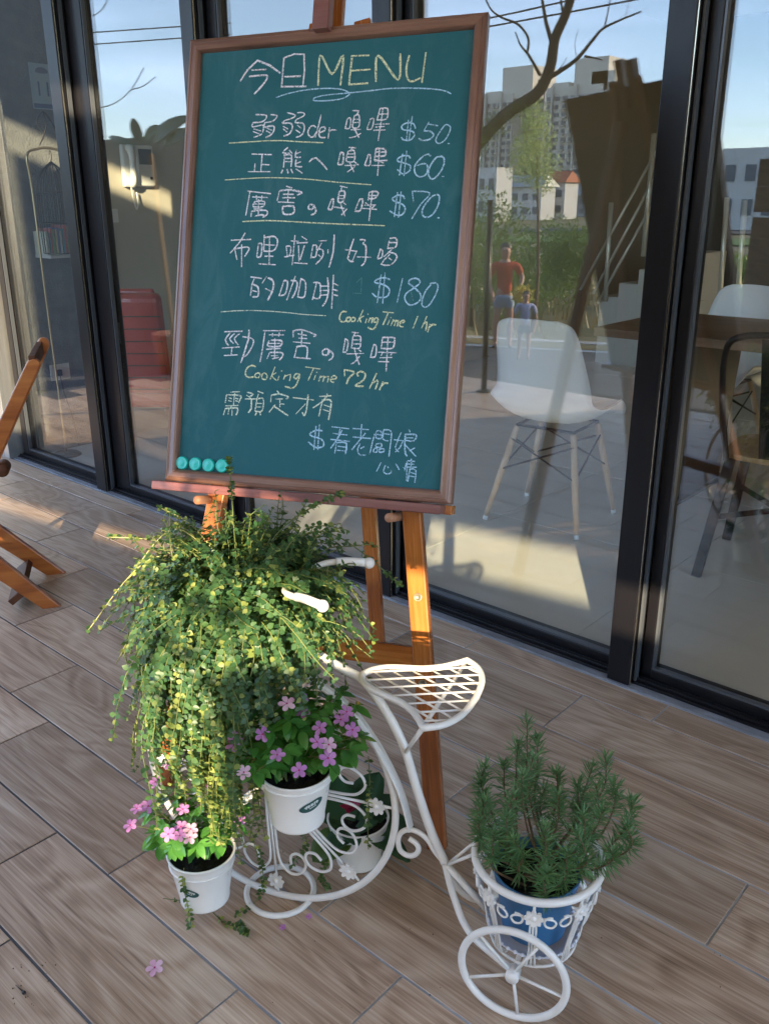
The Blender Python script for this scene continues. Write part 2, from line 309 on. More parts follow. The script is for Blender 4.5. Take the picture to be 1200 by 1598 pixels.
MB().box((2.61, .16, -.1), (2.8, 7.2, 2.9)).build('side_wall', mat('grey_side_wall', (.26, .255, .24), .85), kind='structure')
MB().box((-4.62, .16, 2.905), (2.8, 7.4, 3.05)).build('ceiling', mat('ceiling_paint', (.55, .54, .53), .9), kind='structure')
MB().box((-6.4, -3.25, 2.96), (3.2, .155, 3.16)).build('canopy_roof', mat('canopy_soffit', (.50, .49, .47), .8), kind='structure')
MB().box((-6.4, -.0, 2.62), (3.2, .15, 2.955)).build('door_lintel', FRAMEM, kind='structure')

# ---- sliding doors between posts
JX = [-4.42, -3.544, -2.67, -1.80, -.922, -.047, .83, 1.7]
pw = .066
post_lab = {1: 'dark aluminium post left of the intercom pane, white line down its edge', 2: 'dark aluminium door post hidden behind the left part of the menu board', 3: 'dark aluminium post seen between the easel legs below the board',
            4: 'tall dark aluminium post right of the white shell chair', 5: 'dark aluminium post just past the right edge of the view', 6: 'dark aluminium door post further right along the glass front'}
for i in range(1, 7):
    x = JX[i]; p = empty('door_post', (x-pw/2, .01, 0), post_lab[i], 'door post', 'posts of the glass front')
    wid = .078 if i == 1 else pw
    m = MB(); m.box((x-wid, .010, .004), (x, .155, 2.615)); m.build('post_profile', FRAMEM, p, bevel=.0018)
    m = MB(); m.box((x+.0005, .014, .004), (x+.0026, .019, 2.6)); m.build('metal_lip', BRASSM, p)
    m = MB(); m.box((x+.003, .034, .010), (x+.009, .05, 2.6)); m.build('brush_seal', GASKET, p)
door_lab = ['leftmost glass sliding door with the calendar and bird cage behind it', 'glass sliding door showing the white intercom and red chair', 'glass sliding door mostly hidden behind the menu board',
            'glass sliding door with the white shell chair right behind it', 'rightmost glass sliding door in view, black metal chair behind it', 'glass sliding door past the right edge of the view', 'glass sliding door farthest right along the front']
stl = [.05, .105, .05, .024, .028, .03, .03]
for i in range(7):
    x0, x1 = JX[i]+.0095, JX[i+1]-(.078 if i == 0 else pw)-.0005
    d = empty('sliding_door', ((x0+x1)/2, .06, 0), door_lab[i], 'glass door', 'sliding doors of the glass front')
    s0 = stl[i]; s1 = .012
    m = MB(); m.box((x0, .062, .0195), (x0+s0, .116, 2.6)); m.box((x1-s1, .062, .0195), (x1, .116, 2.6)); m.build('stile', FRAMEM, d, bevel=.0015)
    m = MB(); m.box((x0+s0+.0003, .063, .0195), (x1-s1-.0003, .115, .046)); m.build('bottom_rail', FRAMEM, d, bevel=.0015)
    m = MB(); m.box((x0+s0+.0003, .066, .0465), (x1-s1-.0003, .083, .0525)); m.box((x0+s0+.0005, .066, .053), (x0+s0+.006, .083, 2.5)); m.build('glazing_bead', GASKET, d)
    m = MB(); m.box((x0+s0+.0003, .063, 2.54), (x1-s1-.0003, .115, 2.6)); m.build('top_rail', FRAMEM, d)
    m = MB(); m.box((x0+s0+.001, .086, .0470), (x1-s1-.001, .094, 2.539)); m.build('glass_pane', GLASS, d)
    m = MB(); m.box((x0-.009, .030, .0045), (x1+.0004, .056, .012)); m.box((x0-.009, .0565, .0045), (x1+.0004, .150, .019)); m.box((x0-.009, .0405, .0125), (x1+.0004, .044, .021)); m.build('floor_track', FRAMEM, d, bevel=.001)
# wall end with its metal trim at the left
m = MB(); m.box((-4.475, -.014, .001), (-4.425, .15, 2.955)); m.build('corner_trim', ALUM, bevel=.003, label='brushed metal corner trim at the far left end of the glass front', cat='trim')
tag(MB().box((-5.5, -.008, -.05), (-4.478, .15, 2.955)).build('end_wall', mat('pale_render', (.30, .29, .27), .8, bump=(80, .3))), 'pale rendered wall left of the glass doors', 'wall', None, 'structure')

# ---- fence and blinds added unseen behind the camera to shape sun patches and fill
FD = Vector((math.cos(R(8)), math.sin(R(8)), 0)); FN = Vector((-FD.y, FD.x, 0)); F0 = Vector((1.0, -3.14, 0))
def FM(x): return F0+FD*((x-1.0)/FD.x)
SCRW = wood('grey_screen_wood', (.16, .11, .07), (.30, .22, .15), (.42, .33, .24), axis=0, rough=.7)
fen = empty('added_board_fence', FM(.5), 'low fence of horizontal grey boards added at the outer deck edge to block the sun', 'fence')
def fboard(x0, x1, z0, z1, name='board', mt=None, th=.022, par=None, off=0):
    a = FM(x0)+FN*off; b = FM(x1)+FN*off; L_ = (b-a).length; M = frame(Vector((0, 0, 0)), FD, FN, UZ_)
    m = MB().box((0, 0, 0), (L_, th, z1-z0)); o = m.build(name, mt or SCRW, par or fen, bevel=.002)
    o.data.transform(Matrix.Translation((par or fen).location)); o.matrix_basis = Matrix.Translation(a+Vector((0, 0, z0))-(par or fen).location) @ M; return o
UZ_ = Vector((0, 0, 1))
for x0, x1, top_ in ((-2.1, -.46, 1.168), (-.455, -.055, 1.168), (-.05, .365, .90), (.37, 1.44, 1.335), (1.445, 3.0, 1.49)):
    k = 0; z = .02
    while z < top_-.05:
        if -.46 < x0 < -.2 and .45 < z < .55: z += .1465; continue
        z1 = min(z+.145, top_); fboard(x0, x1, z, z1-.0); z = z1+.0015; k += 1
    for xp in (x0+.03, x1-.03): fboard(xp-.03, xp+.03, 0, top_-.01, 'post', th=-.05)
for z0, z1 in ((1.198, 1.345), (1.3465, 1.50)): fboard(-2.1, -.06, z0, z1)
FAB = bpy.data.materials.new('added_cream_blind_fabric'); FAB.use_nodes = True; n_ = FAB.node_tree; b_ = n_.nodes['Principled BSDF']; b_.inputs['Base Color'].default_value = (.74, .70, .62, 1); b_.inputs['Roughness'].default_value = .9  # translucent so the added blinds spread warm fill light over the deck
t_ = n_.nodes.new('ShaderNodeBsdfTranslucent'); t_.inputs[0].default_value = (.80, .74, .64, 1); x_ = n_.nodes.new('ShaderNodeMixShader'); x_.inputs[0].default_value = .6
n_.links.new(b_.outputs[0], x_.inputs[1]); n_.links.new(t_.outputs[0], x_.inputs[2]); n_.links.new(x_.outputs[0], n_.nodes['Material Output'].inputs[0])
for x0, x1, zb, lb in ((-1.80, -.06, 1.502, 'cream fabric sun blind added for shade at the left end of the board fence'), (-.075, .385, 1.60, 'narrow cream fabric sun blind added for shade over the gap in the board fence'), (.365, 3.0, 1.50, 'wide cream fabric sun blind added for shade over the right part of the board fence')):
    e = empty('added_sun_blind', FM((x0+x1)/2)+Vector((0, 0, 2.9)), lb, 'sun blind', 'sun blinds added to shade the deck'); fboard(x0, x1, zb, 2.93, 'fabric', FAB, .0012, e, .006 if x0 > -.2 and x1 < 1 else 0); fboard(x0, x1, zb-.012, zb+.004, 'bottom_bar', ALUM, -.012, e)

# ================================================================== CHALK MENU BOARD ON ITS EASEL
BC = Vector((-1.31773, -.82453, .69281)); BX = Vector((.92339, .38321, .02217)).normalized()
BZ = Vector((.36127, -.88714, .28718)); BZ = (BZ-BX*BZ.dot(BX)).normalized(); BY = BZ.cross(BX)
def B(x, y, z=0): return BC+BX*x+BY*y+BZ*z
BW, BH = .6598, .9605
def on_board(px, py):
    q = onp(px, py, BC, BZ)-BC; return q.dot(BX), q.dot(BY)
def bm_box(m, x0, y0, z0, x1, y1, z1): return m.box((x0, y0, z0), (x1, y1, z1), frame(BC, BX, BY, BZ))
def local_obj(o, c=None):
    """turn a part's mesh into the board's own axes so that wood grain follows the piece"""
    M = frame(Vector((0, 0, 0)), BX, BY, BZ); o.data.transform(M.inverted()); o.matrix_basis = M @ o.matrix_basis; return o
menu = empty('menu_board', B(0, 0), 'framed green chalkboard with the handwritten menu standing on the easel', 'chalkboard')
fwid = .034
# frame of four mitred mouldings with a stepped profile
prof = [(0, -.012), (0, .006), (.003, .010), (.008, .012), (.011, .0105), (.013, .012), (.024, .0125), (.029, .010), (.0325, .004), (.034, -.004), (.034, -.012)]
prof = [(t*.82, h) for t, h in prof]
def moulding(side):
    m = MB(); x0, x1, y0, y1 = -BW/2, BW/2, 0.0, BH; v = []
    for t, h in prof:
        if side == 'b': v += [B(x0+t, y0+t, h), B(x1-t, y0+t, h)]
        if side == 't': v += [B(x1-t, y1-t, h), B(x0+t, y1-t, h)]
        if side == 'l': v += [B(x0+t, y1-t, h), B(x0+t, y0+t, h)]
        if side == 'r': v += [B(x1-t, y0+t, h), B(x1-t, y1-t, h)]
    n = len(prof); fs = [(2*i, 2*i+1, 2*((i+1) % n)+1, 2*((i+1) % n)) for i in range(n)]
    m.add(v, fs, False); m.add(v, [tuple(2*i for i in range(n))[::-1], tuple(2*i+1 for i in range(n))], False)
    return m
for sd_ in 'btlr':
    local_obj(moulding(sd_).build('frame_moulding', FWOOD if sd_ in 'bt' else FWOODV, menu))
BOARDM = mat('green_chalkboard', (.025, .116, .136), .8, spec=.16, noise=((3, 3, 3), .35, (.032, .130, .150)), bump=(220, .03))
m = MB(); bm_box(m, -BW/2+.0275, .0275, -.011, BW/2-.0275, BH-.0275, -.0015); m.build('writing_surface', BOARDM, menu)
m = MB(); bm_box(m, -BW/2+.004, .004, -.017, BW/2-.004, BH-.004, -.0125); m.build('backing_panel', mat('hardboard', (.16, .10, .06), .8), menu)

_n = BOARDM.node_tree; _b = _n.nodes['Principled BSDF']; _o = [l for l in _n.links if l.to_socket == _b.inputs['Base Color']][0].from_socket; _t = [q for q in _n.nodes if q.type == 'TEX_COORD'][0]
_q = _n.nodes.new('ShaderNodeMapping'); _q.inputs['Scale'].default_value = (5, 5, 1.6); _q.inputs['Rotation'].default_value = (0, .7, .2); _z = _n.nodes.new('ShaderNodeTexNoise'); _z.inputs['Scale'].default_value = 2.2; _z.inputs['Detail'].default_value = 9; _z.inputs['Distortion'].default_value = 1.2; _z.inputs['Roughness'].default_value = .7
_r = _n.nodes.new('ShaderNodeValToRGB'); _r.color_ramp.elements[0].position = .50; _r.color_ramp.elements[1].position = .85; _r.color_ramp.elements[1].color = (.30, .30, .30, 1); _x = _n.nodes.new('ShaderNodeMixRGB'); _x.inputs[2].default_value = (.16, .27, .30, 1)
_n.links.new(_t.outputs['Object'], _q.inputs[0]); _n.links.new(_q.outputs[0], _z.inputs[0]); _n.links.new(_z.outputs[0], _r.inputs[0]); _n.links.new(_r.outputs[0], _x.inputs[0]); _n.links.new(_o, _x.inputs[1]); _n.links.new(_x.outputs[0], _b.inputs['Base Color'])
# chalk writing, every stroke where the hand put it
def chalk(name, c):
    m = bpy.data.materials.new(name); m.use_nodes = True; n = m.node_tree; L = n.links; b = n.nodes['Principled BSDF']; out = n.nodes['Material Output']
    b.inputs['Base Color'].default_value = (*c, 1); b.inputs['Roughness'].default_value = .95; b.inputs['Specular IOR Level'].default_value = .1
    t = n.nodes.new('ShaderNodeTexCoord'); z = n.nodes.new('ShaderNodeTexNoise'); z.inputs['Scale'].default_value = 420; z.inputs['Detail'].default_value = 3
    r = n.nodes.new('ShaderNodeValToRGB'); r.color_ramp.elements[0].position = .36; r.color_ramp.elements[1].position = .52; r.color_ramp.elements[0].color = (.18, .18, .18, 1); r.color_ramp.elements[1].color = (.95, .95, .95, 1)
    tr = n.nodes.new('ShaderNodeBsdfTransparent'); ms = n.nodes.new('ShaderNodeMixShader')
    L.new(t.outputs['Object'], z.inputs[0]); L.new(z.outputs[0], r.inputs[0]); L.new(r.outputs[0], ms.inputs[0]); L.new(tr.outputs[0], ms.inputs[1]); L.new(b.outputs[0], ms.inputs[2]); L.new(ms.outputs[0], out.inputs[0]); return m
CH = {'w': chalk('white_chalk', (.78, .78, .84)), 'y': chalk('yellow_chalk', (.70, .76, .50)), 'b': chalk('pale_blue_chalk', (.42, .66, .84)), 'g': chalk('pale_green_chalk', (.70, .80, .66)), 'f': chalk('faded_chalk', (.12, .26, .27))}
REG = {'A': (340, 60, 5), 'B': (520, 60, 5), 'C': (340, 210, 5), 'D': (500, 210, 5), 'E': (330, 350, 6), 'F': (500, 360, 5.4545), 'G': (330, 500, 6), 'H': (470, 500, 5.4545)}
WRITE = [
('w', 2.9, 'A', '175,330 308,170 485,268;265,245 375,240;245,295 370,285 382,310 350,360 285,430;515,150 497,378;515,150 672,122 660,380;520,297 645,292;497,375 688,372'),
('y', 3.3, 'A', '782,365 800,130 890,275 975,130 955,362;1045,150 1022,355;1040,135 1178,130;1040,250 1188,240;1022,358 1168,347'),
('y', 3.0, 'B', '332,335 348,130 505,322 522,118;592,130 570,220 575,300 600,332 640,325 680,305;722,105 690,345'),
('b', 1.5, 'A', '455,458 560,425 700,398 850,388 960,395 1020,420 1020,440 960,470 860,483 770,485 742,475 770,455 860,438 1000,425 1195,405 1320,390 1460,385 1600,388 1700,395 1770,408 1818,430'),
('w', 2.0, 'A', '295,592 378,600 352,645 275,655;275,655 270,688 345,675 355,700 340,745 280,770;280,705 335,720;275,725 325,745;412,592 455,598 460,612 425,645 365,655;368,655 362,690 425,680 440,700 420,745 375,772;385,700 420,715;378,720 410,738;540,578 600,595 590,615 520,640;520,640 505,660 565,660 582,690 560,740 515,760;510,685 545,705;510,705 540,730;620,578 665,578 672,600 615,630;615,630 605,655 660,660 675,700 655,750 610,770;620,675 650,700;605,710 640,735;764,692 742,678 716,694 702,735 720,765 745,764 768,728;805,595 785,680 760,770;790,735 835,715 830,690 800,700 788,740 800,770 838,772;870,695 860,778;865,730 890,712 925,715'),
('w', 2.0, 'B', '110,625 92,700;110,625 135,622 128,695 92,700;150,562 198,565 175,600;165,600 150,690 200,685 200,600 165,600;160,630 195,628;158,655 195,653;135,712 212,708;150,690 175,725 200,772;215,738 170,765 125,772;288,630 262,705;285,630 315,625 300,700 262,708;365,545 340,635;365,545 415,542 425,560 415,625 340,635;350,590 420,588;388,545 350,795;325,668 435,665;330,690 400,685;315,715 405,712'),
('b', 1.9, 'B', '640,700 625,665 580,655 535,680 545,710 610,720 632,750 600,790 550,790 530,770;585,635 570,790;615,605 590,790;745,650 705,720;735,665 815,680;705,720 760,725 780,755 750,785 700,795 665,778;905,680 870,675 810,760 800,800 825,818 870,790 905,730 912,690 895,672;892,818 905,819'),
('y', 1.5, 'A', '88,815 250,805 450,795 650,805 820,812'),
('w', 2.3, 'C', '265,150 418,155;345,155 335,285;345,232 400,235;290,225 285,285;235,288 410,288;545,100 505,140 560,145;555,120 580,145;520,150 512,255;520,160 575,160 570,250;525,185 570,185;525,210 570,210;612,120 605,175 645,175;608,150 645,135;610,195 608,245 655,250;610,225 645,212;505,275 495,300;540,270 548,300;570,268 585,300;610,268 658,300;712,212 765,180 852,272'),
('w', 2.2, 'D', '155,140 135,228;155,140 178,148 172,225 135,230;222,98 275,102;245,105 235,125;215,130 203,205 262,205 262,125 215,130;215,150 258,150;212,175 258,175;190,240 275,238;265,212 295,235;225,215 260,290;270,248 210,290;375,150 345,235;365,165 388,160 385,235 345,238;432,108 420,200;432,108 495,110 510,135 495,165 425,168;430,135 500,135;460,110 445,318;425,205 520,200;420,190 490,220;400,240 500,240'),
('b', 2.0, 'D', '700,185 685,165 640,165 600,190 610,210 670,225 700,245 690,285 640,305 598,270;640,150 615,315;672,125 650,320;858,165 830,152 780,185 735,245 740,305 780,328 825,305 835,250 810,225 755,240;935,170 900,180 850,255 845,320 875,345 920,310 960,240 962,185 935,165;948,325 962,325'),
('y', 1.5, 'C', '55,353 250,340 450,335 700,347 950,372 1195,390'),
('w', 2.2, 'C', '232,440 412,460;250,445 218,628;270,485 388,490;300,475 302,505;345,475 340,505;290,520 275,560 350,560 360,520 290,520;280,540 355,540;318,505 315,630;262,600 258,640;262,598 370,590 385,620 350,645;280,580 345,580;290,635 345,625 370,640;535,402 578,415;480,440 462,515;480,438 560,430 655,450 620,470;510,465 590,465;505,492 600,492;550,440 545,525;470,525 598,530;505,560 515,618 585,615 590,560 505,560;755,555 720,545 705,575 735,582 750,560 765,590 755,615 728,625'),
('w', 2.2, 'D', '88,500 58,578;88,500 102,510 90,580 58,580;152,400 208,412;165,410 160,430;145,450 138,520 175,520 190,450 160,438 145,450;145,475 185,475;142,498 180,498;110,565 185,575;180,530 198,545;155,535 190,635;205,580 165,625;305,505 270,590;305,505 330,510 310,590 268,595;380,450 372,510;380,448 430,442 450,460 425,495 375,500;385,475 440,475;405,440 378,675;345,550 430,548;350,530 390,560;330,575 438,583;425,550 400,575'),
('b', 2.0, 'D', '655,500 640,475 595,475 560,500 580,520 640,545 660,580 640,620 600,628 540,595;600,450 575,640;628,445 608,645;715,440 725,525;715,440 850,455 780,545 712,655;895,470 860,490 800,570 795,625 830,645 880,615 920,540 925,480 905,465;913,648 926,649'),
('y', 1.5, 'C', '190,678 400,670 700,685 950,697 1195,705 1300,710'),
('w', 2.2, 'E', '185,148 370,140;315,80 260,170 175,268;215,215 238,328;225,228 330,212 350,235 310,300;283,190 282,398;440,180 425,300;440,180 472,185 462,295 425,305;495,100 490,250;500,125 580,112 618,150 600,225 560,250 490,250;500,190 590,195;545,110 540,365;500,298 578,298;445,370 600,378;700,205 710,300;700,205 742,210 730,290 682,305;745,155 815,158;782,100 755,380;735,295 775,290;845,112 892,145;800,175 900,170;815,200 820,345;870,200 830,330;775,360 898,368;950,195 930,318;950,195 985,205 975,300 930,305;1005,155 1078,152;1030,175 985,260;1010,230 1045,250 1035,310 978,372;1000,285 1025,305;1090,235 1090,270;1148,98 1140,250 1100,400'),
('w', 2.2, 'F', '282,70 232,235 280,262;212,160 312,175;308,170 265,268;335,75 378,78 362,110 385,130 385,220 375,270 348,298;310,222 428,225;510,155 485,235;505,155 528,170 520,225 485,238;585,85 570,150;590,65 635,60 650,90 635,140 570,150;590,100 640,100;605,160 540,220;575,180 640,200 645,240 600,290;590,200 515,285 590,292;580,230 605,250'),
('w', 2.4, 'E', '368,492 468,505;400,510 378,560;380,560 365,668;385,560 435,590 435,670 385,678;385,620 432,632;515,488 475,550;530,500 575,530 575,610 525,710;505,600 565,632;680,525 635,660;680,525 712,540 690,650 630,665;785,485 705,708;745,525 800,540 790,620 755,690;838,505 808,680;838,510 880,545 870,675 808,680;985,545 945,705;955,545 1010,550 1020,600 1010,690 950,685;1028,578 1085,578;1025,620 1085,618;1025,662 1085,660;1085,500 1095,600 1080,700 1040,765;1142,475 1125,790;1140,550 1185,572;1138,610 1180,620;1135,655 1180,668'),
('b', 2.0, 'F', '590,415 540,400 480,415 465,440 540,460 585,500 570,555 520,568 470,560 440,530;515,375 482,612;548,358 528,618;698,405 652,608;845,420 810,405 765,415 750,445 800,485 850,540 845,590 800,625 755,630 720,590 725,540 790,490 840,450 845,420;930,450 985,445 998,490 965,570 920,635 880,648 862,610 890,520 945,450'),
('f', 1.2, 'F', '275,530 350,535;350,400 345,520;350,400 305,440;770,530 790,600 770,520'),
('g', 1.3, 'E', '90,820 250,808 450,808 700,825 850,842 1070,855'),
('y', 2.1, 'F', '222,690 190,688 165,720 165,760 190,775 225,762;245,735 222,745 225,770 250,768 255,745 245,735;285,735 262,748 265,770 290,768 295,748 285,735;362,675 315,775;370,725 335,745 345,778;395,745 382,785;401,708 406,712;420,740 408,780;418,755 445,740 435,785;490,745 462,745 455,775 480,775 492,750 470,815 440,838 402,820;530,690 620,698;575,700 532,800;590,755 570,800;598,738 601,742;620,755 600,808;612,775 640,760 628,810;635,775 662,762 652,815;680,790 715,775 705,762 680,775 675,810 705,820;828,725 785,835;905,728 860,830;875,795 905,775 895,850;930,795 912,862;920,825 950,800 982,800'),
('w', 2.2, 'G', '120,105 288,100;175,115 130,180 160,235;215,125 170,170 205,215;262,125 212,170 250,228;100,258 262,248;192,255 185,325;118,328 242,322;350,88 345,180 275,395;290,152 380,170 390,220 340,310 305,342;485,95 688,95;500,105 480,250 455,388;540,135 675,135;572,120 572,150;635,115 630,150;540,190 530,240 640,240 655,190 560,185;540,215 645,215;595,170 590,355;515,270 645,262;545,300 520,360;545,300 650,300 668,330 635,370;560,330 620,330;570,360 630,345;845,85 880,98;765,100 765,158;765,98 850,88 975,135 955,150;810,125 890,140;815,165 895,170;848,100 842,225;765,200 925,215;800,245 775,345;795,245 880,240 898,280 890,350;770,345 925,358;1090,320 1105,290 1075,265 1040,285 1045,320 1085,320 1100,280 1135,310 1130,350 1095,372'),
('w', 2.1, 'H', '375,155 355,270;375,155 398,180 385,260 355,270;430,100 485,105;460,105 445,130;440,135 428,235;445,130 500,135 505,180 495,235 435,235;445,165 498,165;440,200 495,200;385,285 532,280;450,240 480,340 495,375;490,250 510,265;495,305 460,350 425,370;615,210 588,315;615,205 638,220 630,305 588,312;690,150 680,235;690,145 780,145 795,165 775,235 680,238;690,185 785,185;738,145 722,430;655,270 812,275;690,275 680,300;775,275 760,295;670,318 772,315;655,350 745,352'),
('y', 1.9, 'G', '412,432 370,422 330,450 318,500 340,530 400,528;440,490 412,500 410,530 440,535 455,505 440,490;500,490 475,505 475,545 510,550 520,515 500,490;595,435 550,550;605,490 565,520 610,562;632,520 622,560;654,472 665,476;690,510 675,550;685,525 740,505 730,565;825,505 790,500 770,530 795,545 828,505 800,590 760,632 688,618;880,435 1018,455;955,450 905,560;975,510 960,555;984,485 992,488;1020,515 1005,570;1015,535 1055,520 1042,575;1050,535 1095,525 1085,578;1125,550 1168,545 1160,520 1130,525 1115,565 1145,580'),
('y', 2.2, 'H', '365,420 370,475;365,420 450,440 405,490 385,540;485,475 475,450 510,435 545,460 525,510 460,555 528,560;640,450 580,578;600,540 640,510 650,525 630,585;695,520 665,592;680,560 705,535 738,535'),
('g', 2.1, 'G', '180,670 262,668;140,700 130,770;140,695 270,705 268,740 255,770;220,670 205,800;165,725 190,732;160,750 188,757;225,728 250,735;225,752 250,757;130,800 250,795;190,800 175,825;130,825 112,885;130,825 235,820 245,850 230,885;165,830 155,880;195,830 192,890;335,672 395,690 350,715;315,735 425,735;375,740 370,830 345,862;330,700 385,740;435,662 485,682;440,690 425,740;425,740 408,850;430,735 485,735 475,845 405,850;425,775 470,778;420,810 468,812;430,850 410,888;455,852 460,885;615,660 640,690;560,705 555,765;560,700 640,690 718,715 700,735;600,735 665,735;640,740 640,810;640,780 680,785;595,790 540,858;580,800 640,840 715,890;765,722 955,745;905,695 888,840 868,890 850,860;880,780 790,875;1010,712 1120,705;1085,688 1050,750 950,818;1035,765 1005,895;1035,745 1110,745 1118,800 1095,930;1050,790 1105,808;1045,835 1110,855'),
('b', 2.0, 'H', '180,940 130,935 75,960 90,985 160,1005 190,1040 180,1075 120,1080 60,1035;125,900 108,1100;155,885 140,1100;260,905 405,922;330,925 320,965;270,962 390,975;250,1012 410,1030;345,935 300,1020 250,1088;300,1040 285,1130;305,1040 385,1045 375,1140;310,1070 378,1080;305,1105 375,1112;440,920 575,930;515,885 505,990;440,992 590,1005;545,960 480,1040 430,1100;500,1050 480,1100 500,1145 548,1145;535,1075 505,1090;625,960 605,1040 582,1140;640,945 635,1000 680,1005;640,940 680,945 685,1000;645,970 680,975;700,935 695,1010 740,1025;700,930 760,940 765,1000 745,1160;705,965 750,970;640,1050 635,1075 680,1078 680,1050 640,1050;620,1090 615,1120 645,1118 645,1090 620,1090;665,1095 665,1120 700,1118 700,1092 665,1095;850,955 800,1080 830,1120;790,1015 870,1025;862,1030 840,1080 800,1120;915,930 925,950;880,970 975,975 955,1025 885,1020;890,1000 950,1000;885,970 880,1060 885,1130 900,1155;885,1060 975,1158;965,1085 920,1110'),
('b', 2.0, 'H', '678,1210 640,1285;715,1235 700,1280 720,1305 760,1300 765,1275;735,1245 740,1255;805,1220 832,1270;893,1205 880,1280;900,1200 895,1365;868,1250 880,1262;935,1180 935,1240;905,1195 965,1200;910,1222 960,1225;895,1248 980,1250;925,1262 905,1370;925,1265 975,1275 965,1380;930,1295 970,1305;925,1325 965,1332'),
]
for c_, wd, rg_, data in WRITE:
    ox, oy, s_ = REG[rg_]; m = MB(); zl = .0
    for st in data.split(';'):
        pts = [tuple(map(float, q.split(','))) for q in st.split()]
        P = [Vector((*on_board(ox+a/s_, oy+b/s_), 0)) for a, b in pts]
        if len(P) > 2: P = spline(P, 5) if len(P) > 3 else spline(P, 2)
        hw = wd/660/2*random.uniform(.88, 1.15); v = []; zl = (zl+.00002) % .0006
        for i, p in enumerate(P):
            t = (P[min(i+1, len(P)-1)]-P[max(i-1, 0)]); t = t.normalized() if t.length > 1e-9 else Vector((1, 0, 0))
            nn_ = Vector((-t.y, t.x, 0)); k = hw*random.uniform(.82, 1.12)*(.75 if i in (0, len(P)-1) else 1)
            for sgn in (-1, 1):
                q = p+nn_*k*sgn+(t*(.3*hw*(1 if i else -1)) if i in (0, len(P)-1) else Vector((0, 0, 0))); v.append(B(q.x, q.y, -.0011+zl))
        m.add(v, [(2*i, 2*i+2, 2*i+3, 2*i+1) for i in range(len(P)-1)], False)
    m.build('chalk_writing', CH[c_], menu)
# faint rubbed-out chalk dust
# four magnets
MAGM = mat('turquoise_plastic', (.015, .52, .43), .28, coat=.3)
for (px, py), w4 in zip(((285.5, 724.5), (306, 726), (326.5, 728), (347.5, 729)), ('first magnet from the frame corner', 'second magnet from the frame corner', 'third magnet from the frame corner', 'fourth magnet, farthest from the frame corner')):
    x, y = on_board(px, py)
    M3 = Matrix((BX, BY, BZ)).transposed(); r = .0148
    tag(MB().lathe([(r*1.0, 0), (r*1.02, .003), (r*.97, .0062), (r*.86, .0078), (r*.80, .0074), (r*.5, .0082), (.0002, .0084)], B(x, y+.003, -.0013), 28, M3).build('magnet', MAGM), 'round turquoise board magnet, '+w4, 'magnet', 'turquoise magnets on the chalkboard')

# ---- easel
ez = empty('easel', (-1.25, -.70, 0), 'varnished wooden easel holding the menu board', 'easel')
def eb(name, p0, p1, wx, wy, mt, **k):
    """bar between board-plane points (x, y, depth) laid out in its own axes so the grain runs along it"""
    a = B(*p0) if len(p0) == 3 and not isinstance(p0, Vector) else p0; b = B(*p1) if not isinstance(p1, Vector) else p1
    d = (b-a); L_ = d.length; yv = d.normalized(); zv = (BZ-yv*BZ.dot(yv)).normalized(); xv = yv.cross(zv)
    M = frame(a, xv, yv, zv); mb = MB().box((-wx/2, 0, -wy/2), (wx/2, L_, wy/2)); o = mb.build(name, mt, ez, bevel=.0025)
    o.data.transform(Matrix.Translation(ez.location)); o.matrix_basis = Matrix.Translation(-Vector(ez.location)) @ M; return o
zd = -.034
def foot(x):                                    # where the leg line meets the deck
    y = -(BC.z+BX.z*x+BZ.z*zd)/BY.z; return y
eb('front_leg', (.346, foot(.346)+.002, zd), (.237, -.012, zd), .040, .024, LEGW)
eb('front_leg', (.237, -.010, zd), (.055, .985, zd), .036, .022, LEGW)
eb('front_leg', (-.315, foot(-.315)+.002, zd), (-.215, -.012, zd), .040, .024, LEGW)
eb('front_leg', (-.215, -.010, zd), (-.045, .985, zd), .036, .022, LEGW)
mast_top = B(0, 1.075, zd)
eb('mast', (-.006, .90, zd), (-.006, 1.045, zd), .030, .020, LEGW)
eb('clamp', (-.014, .947, .018), (-.014, 1.035, .018), .036, .026, LEDGEW)
eb('crossbar', (-.254, -.334, zd-.001), (.279, -.327, zd-.001), .045, .020, LEGW)
rear_foot = Vector((-1.585, -.287, .003)); hinge = B(.0, .87, zd-.03)
eb('rear_leg', rear_foot, hinge, .040, .024, LEGW)
led = MB(); bm_box(led, -.353, -.0205, -.012, .314, -.0015, .026); local_obj(led.build('ledge', LEDGEW, ez, bevel=.002))
led = MB(); bm_box(led, -.350, -.022, -.044, .327, -.003, -.0125); local_obj(led.build('ledge_back', LEGWX, ez, bevel=.002))
for x in (-.233, .209):
    a = B(x, -.036, -.05); b = B(x, -.036, .030); MB().tube([a, b], .0095, 16).build('peg', PEGW, ez)
for x, y in ((.2675, -.198), (.291, -.377)):      # bolt holes of the leg
    M3 = Matrix((BX, BY, BZ)).transposed()
    MB().lathe([(.0001, .0128), (.0062, .0128), (.0066, .0150), (.0086, .0150), (.0090, .0118)], B(x, y, zd), 18, M3).build('bolt', mat('dull_steel_bolt', (.30, .26, .18), .4, .7), ez)

